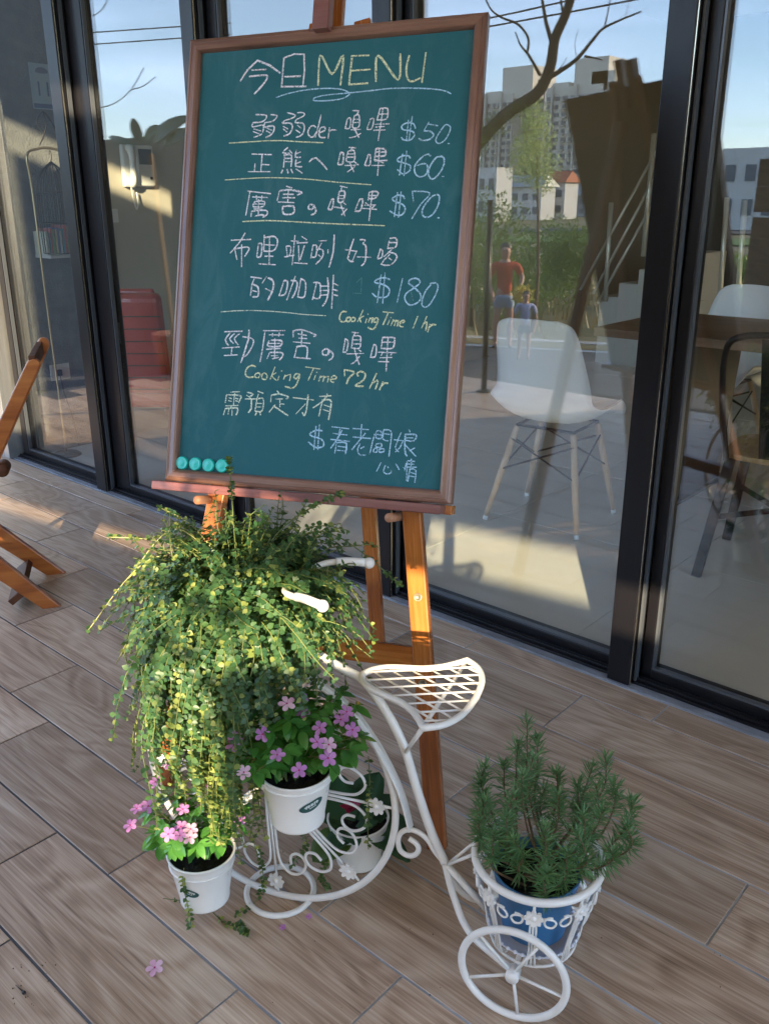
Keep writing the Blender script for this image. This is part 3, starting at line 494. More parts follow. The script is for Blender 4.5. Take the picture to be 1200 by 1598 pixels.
# ================================================================== WHITE IRON BICYCLE PLANT STAND
C0 = Vector((-1.0785, -1.160, 0)); BYAW = R(19.44)
E1 = Vector((math.cos(BYAW), math.sin(BYAW), 0)); EN = Vector((-math.sin(BYAW), math.cos(BYAW), 0)); UZ = Vector((0, 0, 1))
def bp(u, z, off=0): return C0+E1*u+EN*off+UZ*z
def bk(px, py, off=0):
    p = onp(px, py, C0+EN*off, EN); d = p-C0; return d.dot(E1), p.z
def bpx(px, py, off=0): return bp(*bk(px, py, off), off)
bike = empty('bicycle_plant_stand', C0, 'cream white iron tricycle plant stand with scrolled big front wheel', 'plant stand')
RW, ZW = .2568, .2628
TUBE_R = .0066
def ring(m, c, r, tr, e1, e2, n=64, k=10): return m.tube([c+e1*(r*math.cos(2*math.pi*i/n))+e2*(r*math.sin(2*math.pi*i/n)) for i in range(n)], tr, k, closed=True)
ring(MB(), bp(0, ZW), RW, TUBE_R, E1, UZ, 96).build('front_wheel', WHITE, bike)
ring(MB(), bp(.012, .0062, .009), .0652, .0058, E1, EN, 48).build('floor_ring', WHITE, bike)
m = MB(); m.tube([bp(0, ZW, -.012), bp(0, ZW, .012)], .012, 14); m.tube([bp(0, ZW, -.018), bp(0, ZW, .018)], .006, 10); m.build('hub', WHITE, bike)
def flower_mesh(c, e1, e2, n, r, petals=8, th=.0016):
    m = MB(); 
    for k in range(petals):
        a = 2*math.pi*k/petals; d = e1*math.cos(a)+e2*math.sin(a); s = d.cross(n); cc = c+d*r*.62; v = []
        for side in (-1, 1):
            for q in range(8):
                b = 2*math.pi*q/8; v.append(cc+d*(r*.42*math.cos(b))+s*(r*.27*math.sin(b))+n*(side*th+(.0012*math.cos(b) if side > 0 else 0)))
        m.add(v, [tuple(range(7, -1, -1)), tuple(range(8, 16))]+[(q, (q+1) % 8, 8+(q+1) % 8, 8+q) for q in range(8)], False)
    M3 = Matrix((e1, e2, n)).transposed()
    m.lathe([(r*.34, -th), (r*.36, th), (r*.28, th*2.2), (r*.1, th*2.9), (.0002, th*3)], c, 12, M3)
    return m
side_scroll = [(.012, .003), (.07, .006), (.121, .007), (.160, .008), (.184, .014), (.200, .032), (.199, .050), (.188, .064), (.170, .071), (.155, .063), (.152, .049), (.162, .037), (.178, .037)]
for k in range(8):
    a = R(3-45*k)
    d = E1*math.cos(a)+UZ*math.sin(a); s = E1*(-math.sin(a))+UZ*math.cos(a); c = bp(0, ZW)
    m = MB(); m.tube([c+d*.010, c+d*.213], .0025, 8)
    for sg in (-1, 1):
        m.tube([c+d*q.x+s*(q.y*sg*.93)+EN*(.0015*sg) for q in spline([Vector((x, y, 0)) for x, y in side_scroll], 5)], .0027, 7)
    m.tube([c+d*.218, c+d*(RW-.004)], [.004, .0022], 8)
    sp = m.build('scroll_spoke', WHITE, bike)
    flower_mesh(c+d*.222-EN*.0045, d, s, -EN, .0170).build('iron_flower', WHITE, sp)
# frame tube from the handle post over the saddle to the rear fork
pts = [bpx(x, y) for x, y in ((452, 1002), (497, 1022), (536, 1044), (567, 1062), (600, 1106), (630, 1164), (650, 1230), (673, 1298), (694, 1346))]
m = MB(); m.tube(spline(pts, 6), .0078, 12); m.build('frame_tube', WHITE, bike)
for sg in (-1, 1):
    jn = pts[-1]; end = bp(.499, .092, .088*sg)
    ctr = [pts[-1], jn+E1*.022-UZ*.058+EN*(sg*.012), jn+E1*.062-UZ*.098+EN*(sg*.040), end]
    ctr[-1] = end
    MB().tube(spline(ctr, 8), .0062, 10).build('rear_fork', WHITE, bike)
# curl under the mudguard
cp = [(560, 1370), (500, 1300), (450, 1220), (390, 1172), (330, 1155), (280, 1172), (258, 1222), (270, 1288), (318, 1323), (368, 1320), (392, 1285), (375, 1245), (328, 1212)]
MB().tube(spline([bpx(560+a/4.205, 1020+b/4.205) for a, b in cp], 5), .0048, 9).build('frame_curl', WHITE, bike)
def strap(path, wid, th, name):
    m = MB(); v = []
    for i, (u, z) in enumerate(path):
        a = Vector(path[max(i-1, 0)]); b = Vector(path[min(i+1, len(path)-1)]); t = (b-a).normalized(); nx, nz_ = -t.y, t.x
        for o_, q in ((-wid/2, -th/2), (wid/2, -th/2), (wid/2, th/2), (-wid/2, th/2)): v.append(bp(u+nx*q, z+nz_*q, o_))
    n = len(path); fs = [(4*i+k, 4*i+(k+1) % 4, 4*(i+1)+(k+1) % 4, 4*(i+1)+k) for i in range(n-1) for k in range(4)]+[(3, 2, 1, 0), (4*n-4, 4*n-3, 4*n-2, 4*n-1)]
    m.add(v, fs, False); return m.build(name, WHITE, bike, bevel=.0008)
gp = [Vector((*bk(x, y), 0)) for x, y in ((462, 1043), (500, 1068), (540, 1100), (575, 1142), (604, 1190), (627, 1240), (641, 1294))]
strap([(q.x, q.y) for q in spline(gp, 4)], .021, .003, 'mudguard')
m = MB(); 
for dx in (-.006, .006): m.tube([bp(.066+dx, .672, 0), bp(.076+dx, .60, 0), bp(.080+dx, .52, 0)], .0042, 8)
m.build('handle_post', WHITE, bike)
hb = [bp(.164, .694, -.089), bp(.108, .691, -.073), bp(.082, .684, -.045), bp(.072, .676, 0), bp(.082, .684, .045), bp(.108, .691, .073), bp(.164, .694, .089)]
MB().tube(spline(hb, 5), .0055, 10).build('handlebar', WHITE, bike)
for sg in (-1, 1):
    g = MB().tube(spline([bp(.118, .692, .0755*sg), bp(.14, .694, .082*sg), bp(.166, .693, .0895*sg)], 4), .0074, 12).build('grip', WHITE, bike)
    MB().ball(bp(.172, .6925, .091*sg), .0100, 14, 9).build('end_knob', WHITE, g)
# saddle: a leaf shaped wire lattice
ZS = .530
def sd_(u, n): return bp(u, ZS+.010*math.sin((u-.2)*18)*0, n)
half = [(.197, 0), (.205, -.018), (.225, -.036), (.255, -.047), (.285, -.056), (.312, -.073), (.332, -.094), (.345, -.112)]
back = [(.345, -.112), (.372, -.090), (.389, -.052), (.394, 0)]
top = spline([Vector((u, n, 0)) for u, n in half], 4); bk_ = spline([Vector((u, n, 0)) for u, n in back], 4)
outl = [(q.x, q.y) for q in top+bk_[1:]]; outl += [(u, -n) for u, n in reversed(outl[1:-1])]
m = MB(); m.tube([sd_(u, n) for u, n in outl], .0056, 10, closed=True); m.build('saddle_rim', WHITE, bike)
def inside(u, n):
    c = False; P = outl; j = len(P)-1
    for i in range(len(P)):
        if (P[i][1] > n) != (P[j][1] > n) and u < (P[j][0]-P[i][0])*(n-P[i][1])/(P[j][1]-P[i][1])+P[i][0]: c = not c
        j = i
    return c
for ang, off0 in ((R(27), .0), (R(-27), .0)):
    d = (math.cos(ang), math.sin(ang)); q = (-d[1], d[0])
    for k in range(-6, 7):
        o = .026*k; base = (.30+q[0]*o, q[1]*o); run = []
        for i in range(-150, 151):
            t = i*.001; p = (base[0]+d[0]*t, base[1]+d[1]*t)
            if inside(*p): run.append(p)
        if len(run) > 12:
            z_ = .0012 if ang > 0 else -.0012
            MB().tube([sd_(*run[0])+UZ*z_, sd_(*run[-1])+UZ*z_], .0019, 6).build('lattice_wire', WHITE, bike)
m = MB(); m.tube([sd_(.343, -.112)-UZ*.004, sd_(.343, .112)-UZ*.004], .0032, 8)
tj = bpx(634, 1172)
for sg in (-1, 1): m.tube([sd_(.343, .110*sg)-UZ*.004, tj+EN*(.004*sg)], .0034, 8)
m.build('saddle_stay', WHITE, bike)
# rear basket
BU, ZR, RR, ZB, RB = .509, .256, .1035, .096, .072
def bc(z, r=0, a=0): return bp(BU+r*math.cos(a), z, r*math.sin(a))
m = MB(); ring(m, bc(ZR), RR, .0066, E1, EN, 56); m.build('basket_rim', WHITE, bike)
m = MB(); ring(m, bc(ZB), RB, .0026, E1, EN, 40, 8)
for a in (0, math.pi/2): m.tube([bc(ZB-.002, RB, a), bc(ZB-.002, RB, a+math.pi)], .0024, 6)
m.build('basket_floor', WHITE, bike)
a0 = math.atan2((Vector((0, -2.04, 0))-bc(0)).dot(EN), (Vector((0, -2.04, 0))-bc(0)).dot(E1))
for k in range(8):
    a = a0+k*math.pi/4; m = MB(); zf = ZR-.034
    for j in (-1, 0, 1):
        dd = j*.0048; ta = a+dd/.09
        m.tube(spline([bc(zf, RR-.006, a+dd*.4/.09), bc(zf-.03, RR-.010, ta), bc(.140, RR-.022, ta), bc(ZB+.006, RB+.003, ta+dd*.5/.07), bc(ZB-.004, RB-.012, ta)], 4), .0020, 6)
    m.tube([bc(ZR-.004, RR, a), bc(zf, RR-.004, a)], .0026, 6)
    rb = m.build('basket_rib', WHITE, bike)
    rad = E1*math.cos(a)+EN*math.sin(a); tg = E1*(-math.sin(a))+EN*math.cos(a)
    flower_mesh(bc(zf, RR-.002, a), tg, UZ, rad, .0152).build('iron_flower', WHITE, rb)
    for sg in (-1, 1):
        m = MB(); s_ = [(.016, -.001), (.030, -.004), (.036, -.012), (.030, -.019), (.020, -.016), (.017, -.007), (.022, .000), (.030, .000)]
        P = [bc(zf+z, RR-.004, a+sg*x/.10) for x, z in [(q.x, q.y) for q in spline([Vector((x*1.0, z, 0)) for x, z in s_], 3)]]
        m.tube(P, .0019, 6); m.build('basket_scroll', WHITE, bike)
m = MB(); m.tube([bpx(697, 1350), bc(ZR-.006, RR-.002, math.pi-.25)], .0030, 8); m.tube([bpx(697, 1350), bc(ZB+.02, RB+.01, math.pi)], .0062, 9); m.tube([bc(ZR-.006, RR-.002, math.pi+.25), bpx(697, 1350)], .0030, 8)
m.build('basket_stay', WHITE, bike)
for sg in (-1, 1):
    c = bp(.499, .0935, .0955*sg)
    wh = ring(MB(), c, .0868, .0064, E1, UZ, 60).build('rear_wheel', WHITE, bike)
    m = MB(); M3 = Matrix((E1, UZ, EN*-1)).transposed(); m.lathe([(.0002, .012), (.010, .011), (.0115, .008), (.0115, -.012), (.0002, -.013)], c+EN*(.0*sg), 18, M3); m.build('hub_cap', WHITE, wh)
    for k in range(5):
        a = R(62+72*k)
        MB().tube([c+(E1*math.cos(a)+UZ*math.sin(a))*.010, c+(E1*math.cos(a)+UZ*math.sin(a))*.084], .0028, 7).build('spoke', WHITE, wh)
MB().tube([bp(.499, .092, -.085), bp(.499, .092, .085)], .0045, 8).build('axle', WHITE, bike)

# ================================================================== POTS
def tin_pot(name, c, rb, rt_, h, label, group='white enamel tin pots', tilt=None):
    p = empty(name, c, label, 'flower pot', group)
    c = Vector(c); T = Matrix.Rotation(tilt[0], 3, tilt[1]) if tilt else None
    prof = [(.0005, .004), (rb-.004, .004), (rb-.001, 0), (rb+.0006, 0), (rb+.001, .004), (rb, .0065), (rb+(rt_-rb)*.85, h*.84), (rt_-.0015, h*.86), (rt_-.001, h*.90), (rt_+.0006, h*.985), (rt_+.002, h), (rt_+.0022, h+.0018), (rt_, h+.003), (rt_-.0022, h+.0018), (rt_-.002, h*.95), (rb-.003, .008), (.0005, .008)]
    MB().lathe(prof, c, 48, T).build('pot_wall', POTW, p)
    sz = h*.86; m = MB(); rs = rt_-.0035; n = 26; rg2 = 6; v = [Vector((0, 0, sz+.004))]
    for i in range(1, rg2+1):
        for k in range(n):
            a = 2*math.pi*k/n; v.append(Vector((rs*i/rg2*math.cos(a), rs*i/rg2*math.sin(a), sz+random.uniform(-.004, .005)*(i < rg2)-(.0*i))))
    if T: v = [T @ q for q in v]
    fs = [(0, 1+k, 1+(k+1) % n) for k in range(n)]+[(1+(i-1)*n+k, 1+i*n+k, 1+i*n+(k+1) % n, 1+(i-1)*n+(k+1) % n) for i in range(1, rg2) for k in range(n)]
    m.add([c+q for q in v], fs, True); m.build('soil', SOIL, p); return p
LABELM = mat('dark_green_print', (.022, .085, .075), .5); PRINTW = mat('white_print', (.75, .77, .74), .5)
def pot_sticker(p, c, r_at, ang, z, wx, wz, twist=0):
    """curved printed badge that hugs the pot, with a small leaf drawing and hand lettering"""
    def P(x, y, lift): 
        x2 = x*math.cos(twist)-y*math.sin(twist); y2 = x*math.sin(twist)+y*math.cos(twist); rr = r_at(z+y2)+lift; a = ang+x2/rr
        return Vector(c)+Vector((rr*math.cos(a), rr*math.sin(a), z+y2))
    m = MB(); N = 28
    rings = [[P(wx*f*math.cos(2*math.pi*k/N), wz*f*math.sin(2*math.pi*k/N)*(1 if math.sin(2*math.pi*k/N) < 0 else .62), .0005) for k in range(N)] for f in (.5, 1)]
    v = [P(0, 0, .0005)]+rings[0]+rings[1]; fs = [(0, 1+k, 1+(k+1) % N) for k in range(N)]+[(1+k, 1+N+k, 1+N+(k+1) % N, 1+(k+1) % N) for k in range(N)]
    m.add(v, fs, True); st = m.build('printed_badge', LABELM, p)
    m = MB(); w_ = .0011*wx/.016
    S = ['-.55,.1 -.35,.25 -.45,-.15 -.55,.1', '-.30,.18 -.12,.18', '-.22,.25 -.24,-.2', '-.34,-.02 -.10,0', '-.02,.22 .02,.05', '.02,.25 .14,.2 .02,-.1', '-.02,-.02 .16,-.02', '.22,.2 .36,.2 .24,-.12', '.30,.25 .28,-.18', '.44,.18 .56,.16', '.5,.25 .46,-.14', '.42,.0 .58,0', '-.2,-.42 .3,-.42']
    for s_ in S:
        q = [tuple(map(float, t.split(','))) for t in s_.split()]
        for (x0, y0), (x1, y1) in zip(q[:-1], q[1:]):
            a = Vector((x0*wx, y0*wz)); b = Vector((x1*wx, y1*wz)); t = (b-a).normalized()*w_/2; n_ = Vector((-t.y, t.x))
            m.add([P(*(a-t-n_), .0009), P(*(b+t-n_), .0009), P(*(b+t+n_), .0009), P(*(a-t+n_), .0009)], [(0, 1, 2, 3)], False)
    m.build('lettering', PRINTW, p)
def ang_to(c): 
    d = CAM-Vector(c); return math.atan2(d.y, d.x)
RBASE, RTOP, PH = .0455, .0615, .106
cA = bp(.112, .281, -.088)
potA = tin_pot('flower_pot', cA, RBASE, RTOP, .100, 'white tin pot with pink flowers hung inside the big front wheel')
pot_sticker(potA, cA, lambda z: RBASE+(RTOP-RBASE)*z/.1+.0006, ang_to(cA)+.42, .062, .022, .0125, .30)
cB = bp(-.094, .040, -.088)
potB = tin_pot('flower_pot', cB, RBASE, RTOP, PH, 'white tin pot with pink flowers low at the left side of the big wheel')
pot_sticker(potB, cB, lambda z: RBASE+(RTOP-RBASE)*z/.108+.0006, ang_to(cB)-.52, .056, .018, .0115, -.25)
cC = Vector((-1.022, -.975, .001))
potC = tin_pot('flower_pot', cC, RBASE, RTOP, .100, 'white tin pot of the crimson flowered plant on the floor behind the big wheel')
pot_sticker(potC, cC, lambda z: RBASE+(RTOP-RBASE)*z/.1+.0006, ang_to(cC)+1.12, .062, .020, .0125, .3)
# hooks that carry the two hanging pots
m = MB(); ring(m, cA+UZ*.088, RTOP-.001, .0022, E1, EN, 36, 6); 
for q in (-.03, .03): m.tube([cA+UZ*.088+EN*(RTOP-.006)+E1*q, bp(.112+q, .367, -.004)], .0022, 6)
m.tube([bp(.06, .367, -.003), bp(.15, .367, -.003)], .0022, 6); m.build('pot_holder', WHITE, bike)
m = MB(); ring(m, cB+UZ*.085, RTOP-.0025, .0022, E1, EN, 36, 6)
for q in (-.02, .02): m.tube([cB+UZ*.085+EN*(RTOP-.006)+E1*q, bp(-.094+q, .128, -.002)], .0022, 6)
m.build('pot_holder', WHITE, bike)
cD = bp(-.035, .535, 0)
potD = tin_pot('flower_pot', cD, .055, .074, .12, 'white tin pot buried under the trailing vines at the top of the bicycle stand')
m = MB(); ring(m, cD-UZ*.004, .050, .0035, E1, EN, 36, 8); m.tube([cD-UZ*.004+E1*.05, bp(.078, .53, 0)], .0035, 8); m.build('pot_holder', WHITE, bike)
# blue pot in the basket
cE = bc(.116)
potE = empty('blue_pot', cE, 'blue plastic pot with rosemary sitting in the rear basket', 'flower pot')
prof = [(.0005, .003), (.050, .003), (.052, 0), (.0535, .002), (.0665, .098), (.0675, .1005), (.0700, .1015), (.0725, .117), (.0735, .1185), (.0725, .1200), (.0700, .1195), (.0690, .112), (.0675, .100), (.0635, .08), (.0005, .08)]
MB().lathe(prof, cE, 56).build('pot_wall', POTB, potE)
m = MB(); rs = .0665; n = 30; rg2 = 7; v = [Vector((0, 0, .101))]
for i in range(1, rg2+1):
    for k in range(n):
        a = 2*math.pi*k/n; v.append(Vector((rs*i/rg2*math.cos(a), rs*i/rg2*math.sin(a), .100+random.uniform(-.004, .006)*(i < rg2))))
fs = [(0, 1+k, 1+(k+1) % n) for k in range(n)]+[(1+(i-1)*n+k, 1+i*n+k, 1+i*n+(k+1) % n, 1+(i-1)*n+(k+1) % n) for i in range(1, rg2) for k in range(n)]
m.add([cE+q for q in v], fs, True); m.build('soil', SOIL, potE)
m = MB(); pr = [(.0005, .0), (.052, .0), (.066, .006), (.0755, .014), (.0775, .013), (.0765, .011), (.068, .003), (.053, -.003), (.0005, -.003)]
m.lathe(pr, bc(.1055), 48)
for k in range(36):
    a = 2*math.pi*k/36; m.ball(bc(.1185, .0755, a), .0036, 8, 5)
m.build('saucer', mat('white_plastic_saucer', (.66, .67, .74), .3), label='scallop edged white plastic saucer under the blue rosemary pot', cat='saucer')

# ================================================================== PLANTS
def leaf(m, p, ax, nrm, L_, W_, fold=.25, cup=.0, seg=2):
    """one leaf: a folded, slightly cupped oval"""
    ax = ax.normalized(); nrm = (nrm-ax*nrm.dot(ax)); nrm = nrm.normalized() if nrm.length > 1e-5 else ax.orthogonal().normalized(); s = ax.cross(nrm)
    if seg == 1:
        v = [p, p+ax*L_*.45+s*W_*.5+nrm*fold*W_*.5, p+ax*L_+nrm*cup*L_, p+ax*L_*.45-s*W_*.5+nrm*fold*W_*.5, p+ax*L_*.5]
        m.add(v, [(0, 1, 2, 4), (0, 4, 2, 3)], True); return
    st = [(0, .0), (.18, .62), (.42, 1.0), (.68, .86), (.88, .42), (1, 0)] if seg > 2 else [(0, .0), (.26, .92), (.56, .88), (.84, .42), (1, 0)]
    v = []; 
    for t, w_ in st:
        c = p+ax*L_*t+nrm*(cup*L_*(t*t)); v += [c-s*(W_/2*w_)+nrm*(fold*W_/2*w_), c, c+s*(W_/2*w_)+nrm*(fold*W_/2*w_)]
    fs = []
    for i in range(len(st)-1):
        a = 3*i; fs += [(a, a+1, a+4, a+3), (a+1, a+2, a+5, a+4)]
    m.add(v, fs, True)
rnd = random.Random(11)
def rv(s=1): return Vector((rnd.uniform(-s, s), rnd.uniform(-s, s), rnd.uniform(-s, s)))
# ---- trailing vine
vine = empty('trailing_vine', cD+UZ*.12, 'bushy round leaved trailing vine spilling over the top of the bicycle stand', 'hanging plant')
stems = MB(); vl = MB(); vy = MB()
camr_ = (CAM-cD); camr_.z = 0; camr_.normalize(); camr_ = Vector((-camr_.y, camr_.x, 0))
def strand(p0, d0, L_, grav, young=0.0, step=.0095, tip=.35, wob=.12, stop_z=.02, lsz=1.0):  # young: share of pale leaves, raised where sunlight is painted in
    p = Vector(p0); d = Vector(d0).normalized(); n = int(L_/step); P = [p.copy()]; g = grav*step
    for i in range(n):
        d = (d+Vector((0, 0, -g))+rv(wob)*.28).normalized(); p = p+d*step
        if p.z < stop_z: p.z = stop_z; d.z = abs(d.z)*.1; 
        P.append(p.copy())
        if p.z < .36 and (p-cD).dot(camr_) < -.085 and len(P) > 4: break
    if len(P) % 2: P.append(P[-1]+d*step)
    stems.mi = 1 if young > .5 else 0
    stems.tube(P[::2]+([P[-1]] if len(P) % 2 == 0 else []), [.00095*(1-.6*i/(len(P[::2])+1))+.0004 for i in range(len(P[::2])+(1 if len(P) % 2 == 0 else 0))], 4, cap=False)
    ph = rnd.uniform(0, 3.14)
    for i in range(1, len(P)):
        fr = i/len(P); t = (P[i]-P[i-1]).normalized(); ph += 1.35 if i % 2 else 1.75
        a = t.orthogonal().normalized(); b = t.cross(a); sz = (.0136*(1-.40*fr**2))*rnd.uniform(.75, 1.2)*lsz
        if rnd.random() < .10: continue
        for sg in (0, math.pi):
            out_ = P[i]-(cD+UZ*.02); out_ = out_.normalized(); sd2 = t.cross(out_); sd2 = sd2.normalized() if sd2.length > .05 else a
            if rnd.random() < .72: ax = sd2*(1 if sg == 0 else -1)
            else: ax = (a*math.cos(ph+sg)+b*math.sin(ph+sg))
            ax = (ax+t*rnd.uniform(-.1, .7)+rv(.28)+UZ*.05).normalized()
            nr = (UZ*.45+out_*1.0+rv(.42))
            tgt = vy if (rnd.random() < young or (fr > .86 and rnd.random() < tip*.6)) else vl
            leaf(tgt, P[i], ax, nr, sz, sz*.86, rnd.uniform(.05, .35), rnd.uniform(-.15, .1), 2)
top = cD+UZ*.112
camdir = (CAM-top); camdir.z = 0; camdir.normalize(); camr = Vector((-camdir.y, camdir.x, 0))*1.0       # camr: to the right in the picture
for i in range(840):
    a = rnd.uniform(0, 2*math.pi); o = camdir*math.cos(a)+camr*math.sin(a)
    r0 = rnd.uniform(.0, .085); el = rnd.uniform(-.35, .95); front = math.cos(a); right = math.sin(a)
    L_ = rnd.uniform(.09, .22)+(.09*max(0, front)*rnd.random())*(1 if right < .2 else .3)
    y = .04+(.40 if (right < .15 and rnd.random() < .20) else 0)
    d = o*math.cos(el)+UZ*math.sin(el)
    strand(top+o*r0+UZ*rnd.uniform(-.02, .02), d, L_, rnd.uniform(7, 18), young=y*.45, wob=.8)
for i in range(240):     # the dense raised crown
    a = rnd.uniform(0, 2*math.pi); o = camdir*math.cos(a)+camr*math.sin(a)
    strand(top+o*rnd.uniform(0, .10)+UZ*.01, o*.6+UZ*rnd.uniform(.4, 1.4), rnd.uniform(.07, .15), rnd.uniform(1, 9), young=.10, wob=.9)
for i in range(150):     # the long curtain in front and to the left
    a = rnd.gauss(-.42, .42); o = camdir*math.cos(a)+camr*math.sin(a); el = rnd.uniform(-.3, .6)
    strand(top+o*rnd.uniform(.03, .08), o*math.cos(el)+UZ*math.sin(el), rnd.uniform(.28, .50)*(.62 if a < -.85 else 1 if a < -.05 else .55), rnd.uniform(11, 26), young=.5 if rnd.random() < .42 else .04, wob=.68, stop_z=.14)  # extra pale leaves put the sunlit yellow into the curtain
for tx, ty, off, yv in ((137, 985, -.02, .6), (170, 838, .05, .4), (182, 1035, -.08, .9), (200, 905, 0, .5), (628, 915, .12, .05), (534, 770, .08, .2), (358, 715, .04, .3), (245, 790, .06, .4), (215, 1030, -.1, .7), (585, 1000, .1, .05), (575, 1060, .05, .05)):
    tgt = bpx(tx, ty, off); a = top+UZ*.01; mid = (a+tgt)/2+UZ*(.10 if ty > 850 else .03)
    P = spline([a, mid, tgt], 24)
    stems.mi = 1 if yv > .3 else 0; stems.tube(P[::3]+[P[-1]], .0011, 4, cap=False)
    for k in range(2, len(P)):
        if rnd.random() < .35 or (ty < 790 and k < len(P)*.5): continue
        t = (P[k]-P[k-1]).normalized(); aa = t.orthogonal().normalized(); b = t.cross(aa); ph = k*1.5
        for sg in (0, math.pi):
            leaf(vy if rnd.random() < yv*.7 else vl, P[k], (aa*math.cos(ph+sg)+b*math.sin(ph+sg)+t*.4).normalized(), UZ+rv(.5), .0115*(1-.3*k/len(P)), .0098, .2, 0, 2)
# thin runners near the floor
def runner(pp, yv=.25, dens=1.0):
    P = spline(pp, 10); stems.mi = 0; stems.tube(P, .0010, 4, cap=False)
    for k in range(1, len(P)):
        if rnd.random() > dens: continue
        t = (P[k]-P[k-1]).normalized(); aa = t.orthogonal().normalized(); b = t.cross(aa); ph = k*1.5
        for sg in (0, math.pi): leaf(vy if rnd.random() < yv else vl, P[k], (aa*math.cos(ph+sg)+b*math.sin(ph+sg)+t*.3).normalized(), UZ+rv(.6), .0092, .0080, .2, 0, 2)
runner([onz(255, 1402, .010), onz(295, 1408, .006), onz(325, 1418, .010), onz(352, 1441, .006), onz(383, 1450, .014)], .2, .4)
runner([onz(380, 1446, .010), onz(374, 1442, .02), onz(386, 1455, .012), onz(378, 1452, .02)], .2, 1)
runner([bpx(403, 1318, -.02), bpx(408, 1345, -.02), bpx(411, 1380, -.03), bpx(398, 1408, -.04), onz(365, 1430, .01)], .2, .7)
runner([bpx(575, 1180, .02), bpx(577, 1230, .0), bpx(574, 1270, -.01), bpx(575, 1325, -.02)], .1, .5)
runner([bpx(470, 1290, .03), bpx(478, 1320, .02), bpx(455, 1350, .05)], .1, .9)
runner([bpx(515, 1340, .03), bpx(500, 1365, .02), bpx(512, 1385, .0)], .1, .9)
runner([cB+Vector((0, 0, .11))-EN*.055, cB+UZ*.08-EN*.062, cB+UZ*.02-EN*.054, cB-EN*.052-UZ*.03], .3, .7)
for i in range(26): # tendrils hanging behind the left pot
    a = bp(rnd.uniform(-.20, -.02), rnd.uniform(.36, .45), rnd.uniform(-.12, .03)); strand(a, Vector((rnd.uniform(-.3, .3), rnd.uniform(-.3, .3), -1)), rnd.uniform(.10, .22), 3, young=.2 if rnd.random() < .6 else .6, stop_z=.1)
stems.build('stems', [STEM, leafmat('pale_stem', (.42, .44, .16), (.50, .50, .22), (.5, .5, .2), .2)], vine, kind='stuff'); vl.build('leaves', VINE_L, vine, kind='stuff'); vy.build('young_and_sunlit_leaves', VINE_Y, vine, kind='stuff')

# ---- pink periwinkles
def leaf_mesh(name, L_, W_, fold, cup, mt, seg=4):
    m = MB(); leaf(m, Vector((0, 0, 0)), Vector((1, 0, 0)), Vector((0, 0, 1)), L_, W_, fold, cup, seg)
    me = bpy.data.meshes.new(name); me.from_pydata(m.v, [], m.f); me.materials.append(mt); me.polygons.foreach_set('use_smooth', [True]*len(m.f)); return me
VLM = [leaf_mesh('leaf', .038, .0195, .22, c, VINCA_L) for c in (-.25, -.1, -.4)]
def petal_flower(name, r, pm, em):
    me = bpy.data.meshes.new(name); v = []; f = []; mi = []
    for k in range(5):
        a = 2*math.pi*k/5; d = Vector((math.cos(a), math.sin(a), 0)); s = Vector((-d.y, d.x, 0)); o = len(v)
        for t, w_, z in ((.08, .06, 0), (.45, .30, .03), (.78, .33, .05), (1.0, .15, .01)): v += [d*r*t-s*r*w_+Vector((0, 0, z*r)), d*r*t+Vector((0, 0, z*r-.02*r)), d*r*t+s*r*w_+Vector((0, 0, z*r+.05*r))]
        for i in range(3):
            q = o+3*i; f += [(q, q+1, q+4, q+3), (q+1, q+2, q+5, q+4)]; mi += [0, 0]
    o = len(v); v += [Vector((r*.13*math.cos(a), r*.13*math.sin(a), r*.04)) for a in [2*math.pi*i/7 for i in range(7)]]+[Vector((0, 0, -.45*r))]+[Vector((r*.05*math.cos(a), r*.05*math.sin(a), -.1*r)) for a in [2*math.pi*i/5 for i in range(5)]]
    f.append(tuple(range(o, o+7))); mi.append(1)
    for i in range(5): f.append((o+8+i, o+8+(i+1) % 5, o+7)); mi.append(0)
    me.from_pydata(v, [], f); me.materials.append(pm); me.materials.append(em); me.polygons.foreach_set('material_index', mi); return me
PF = petal_flower('flower', .0136, PETAL, EYE); PFP = petal_flower('flower', .0140, PETALP, EYE)
def orient(p, x, z, s=1.0):
    z = z.normalized(); x = (x-z*x.dot(z)).normalized(); y = z.cross(x); return frame(p, x*s, y*s, z*s)
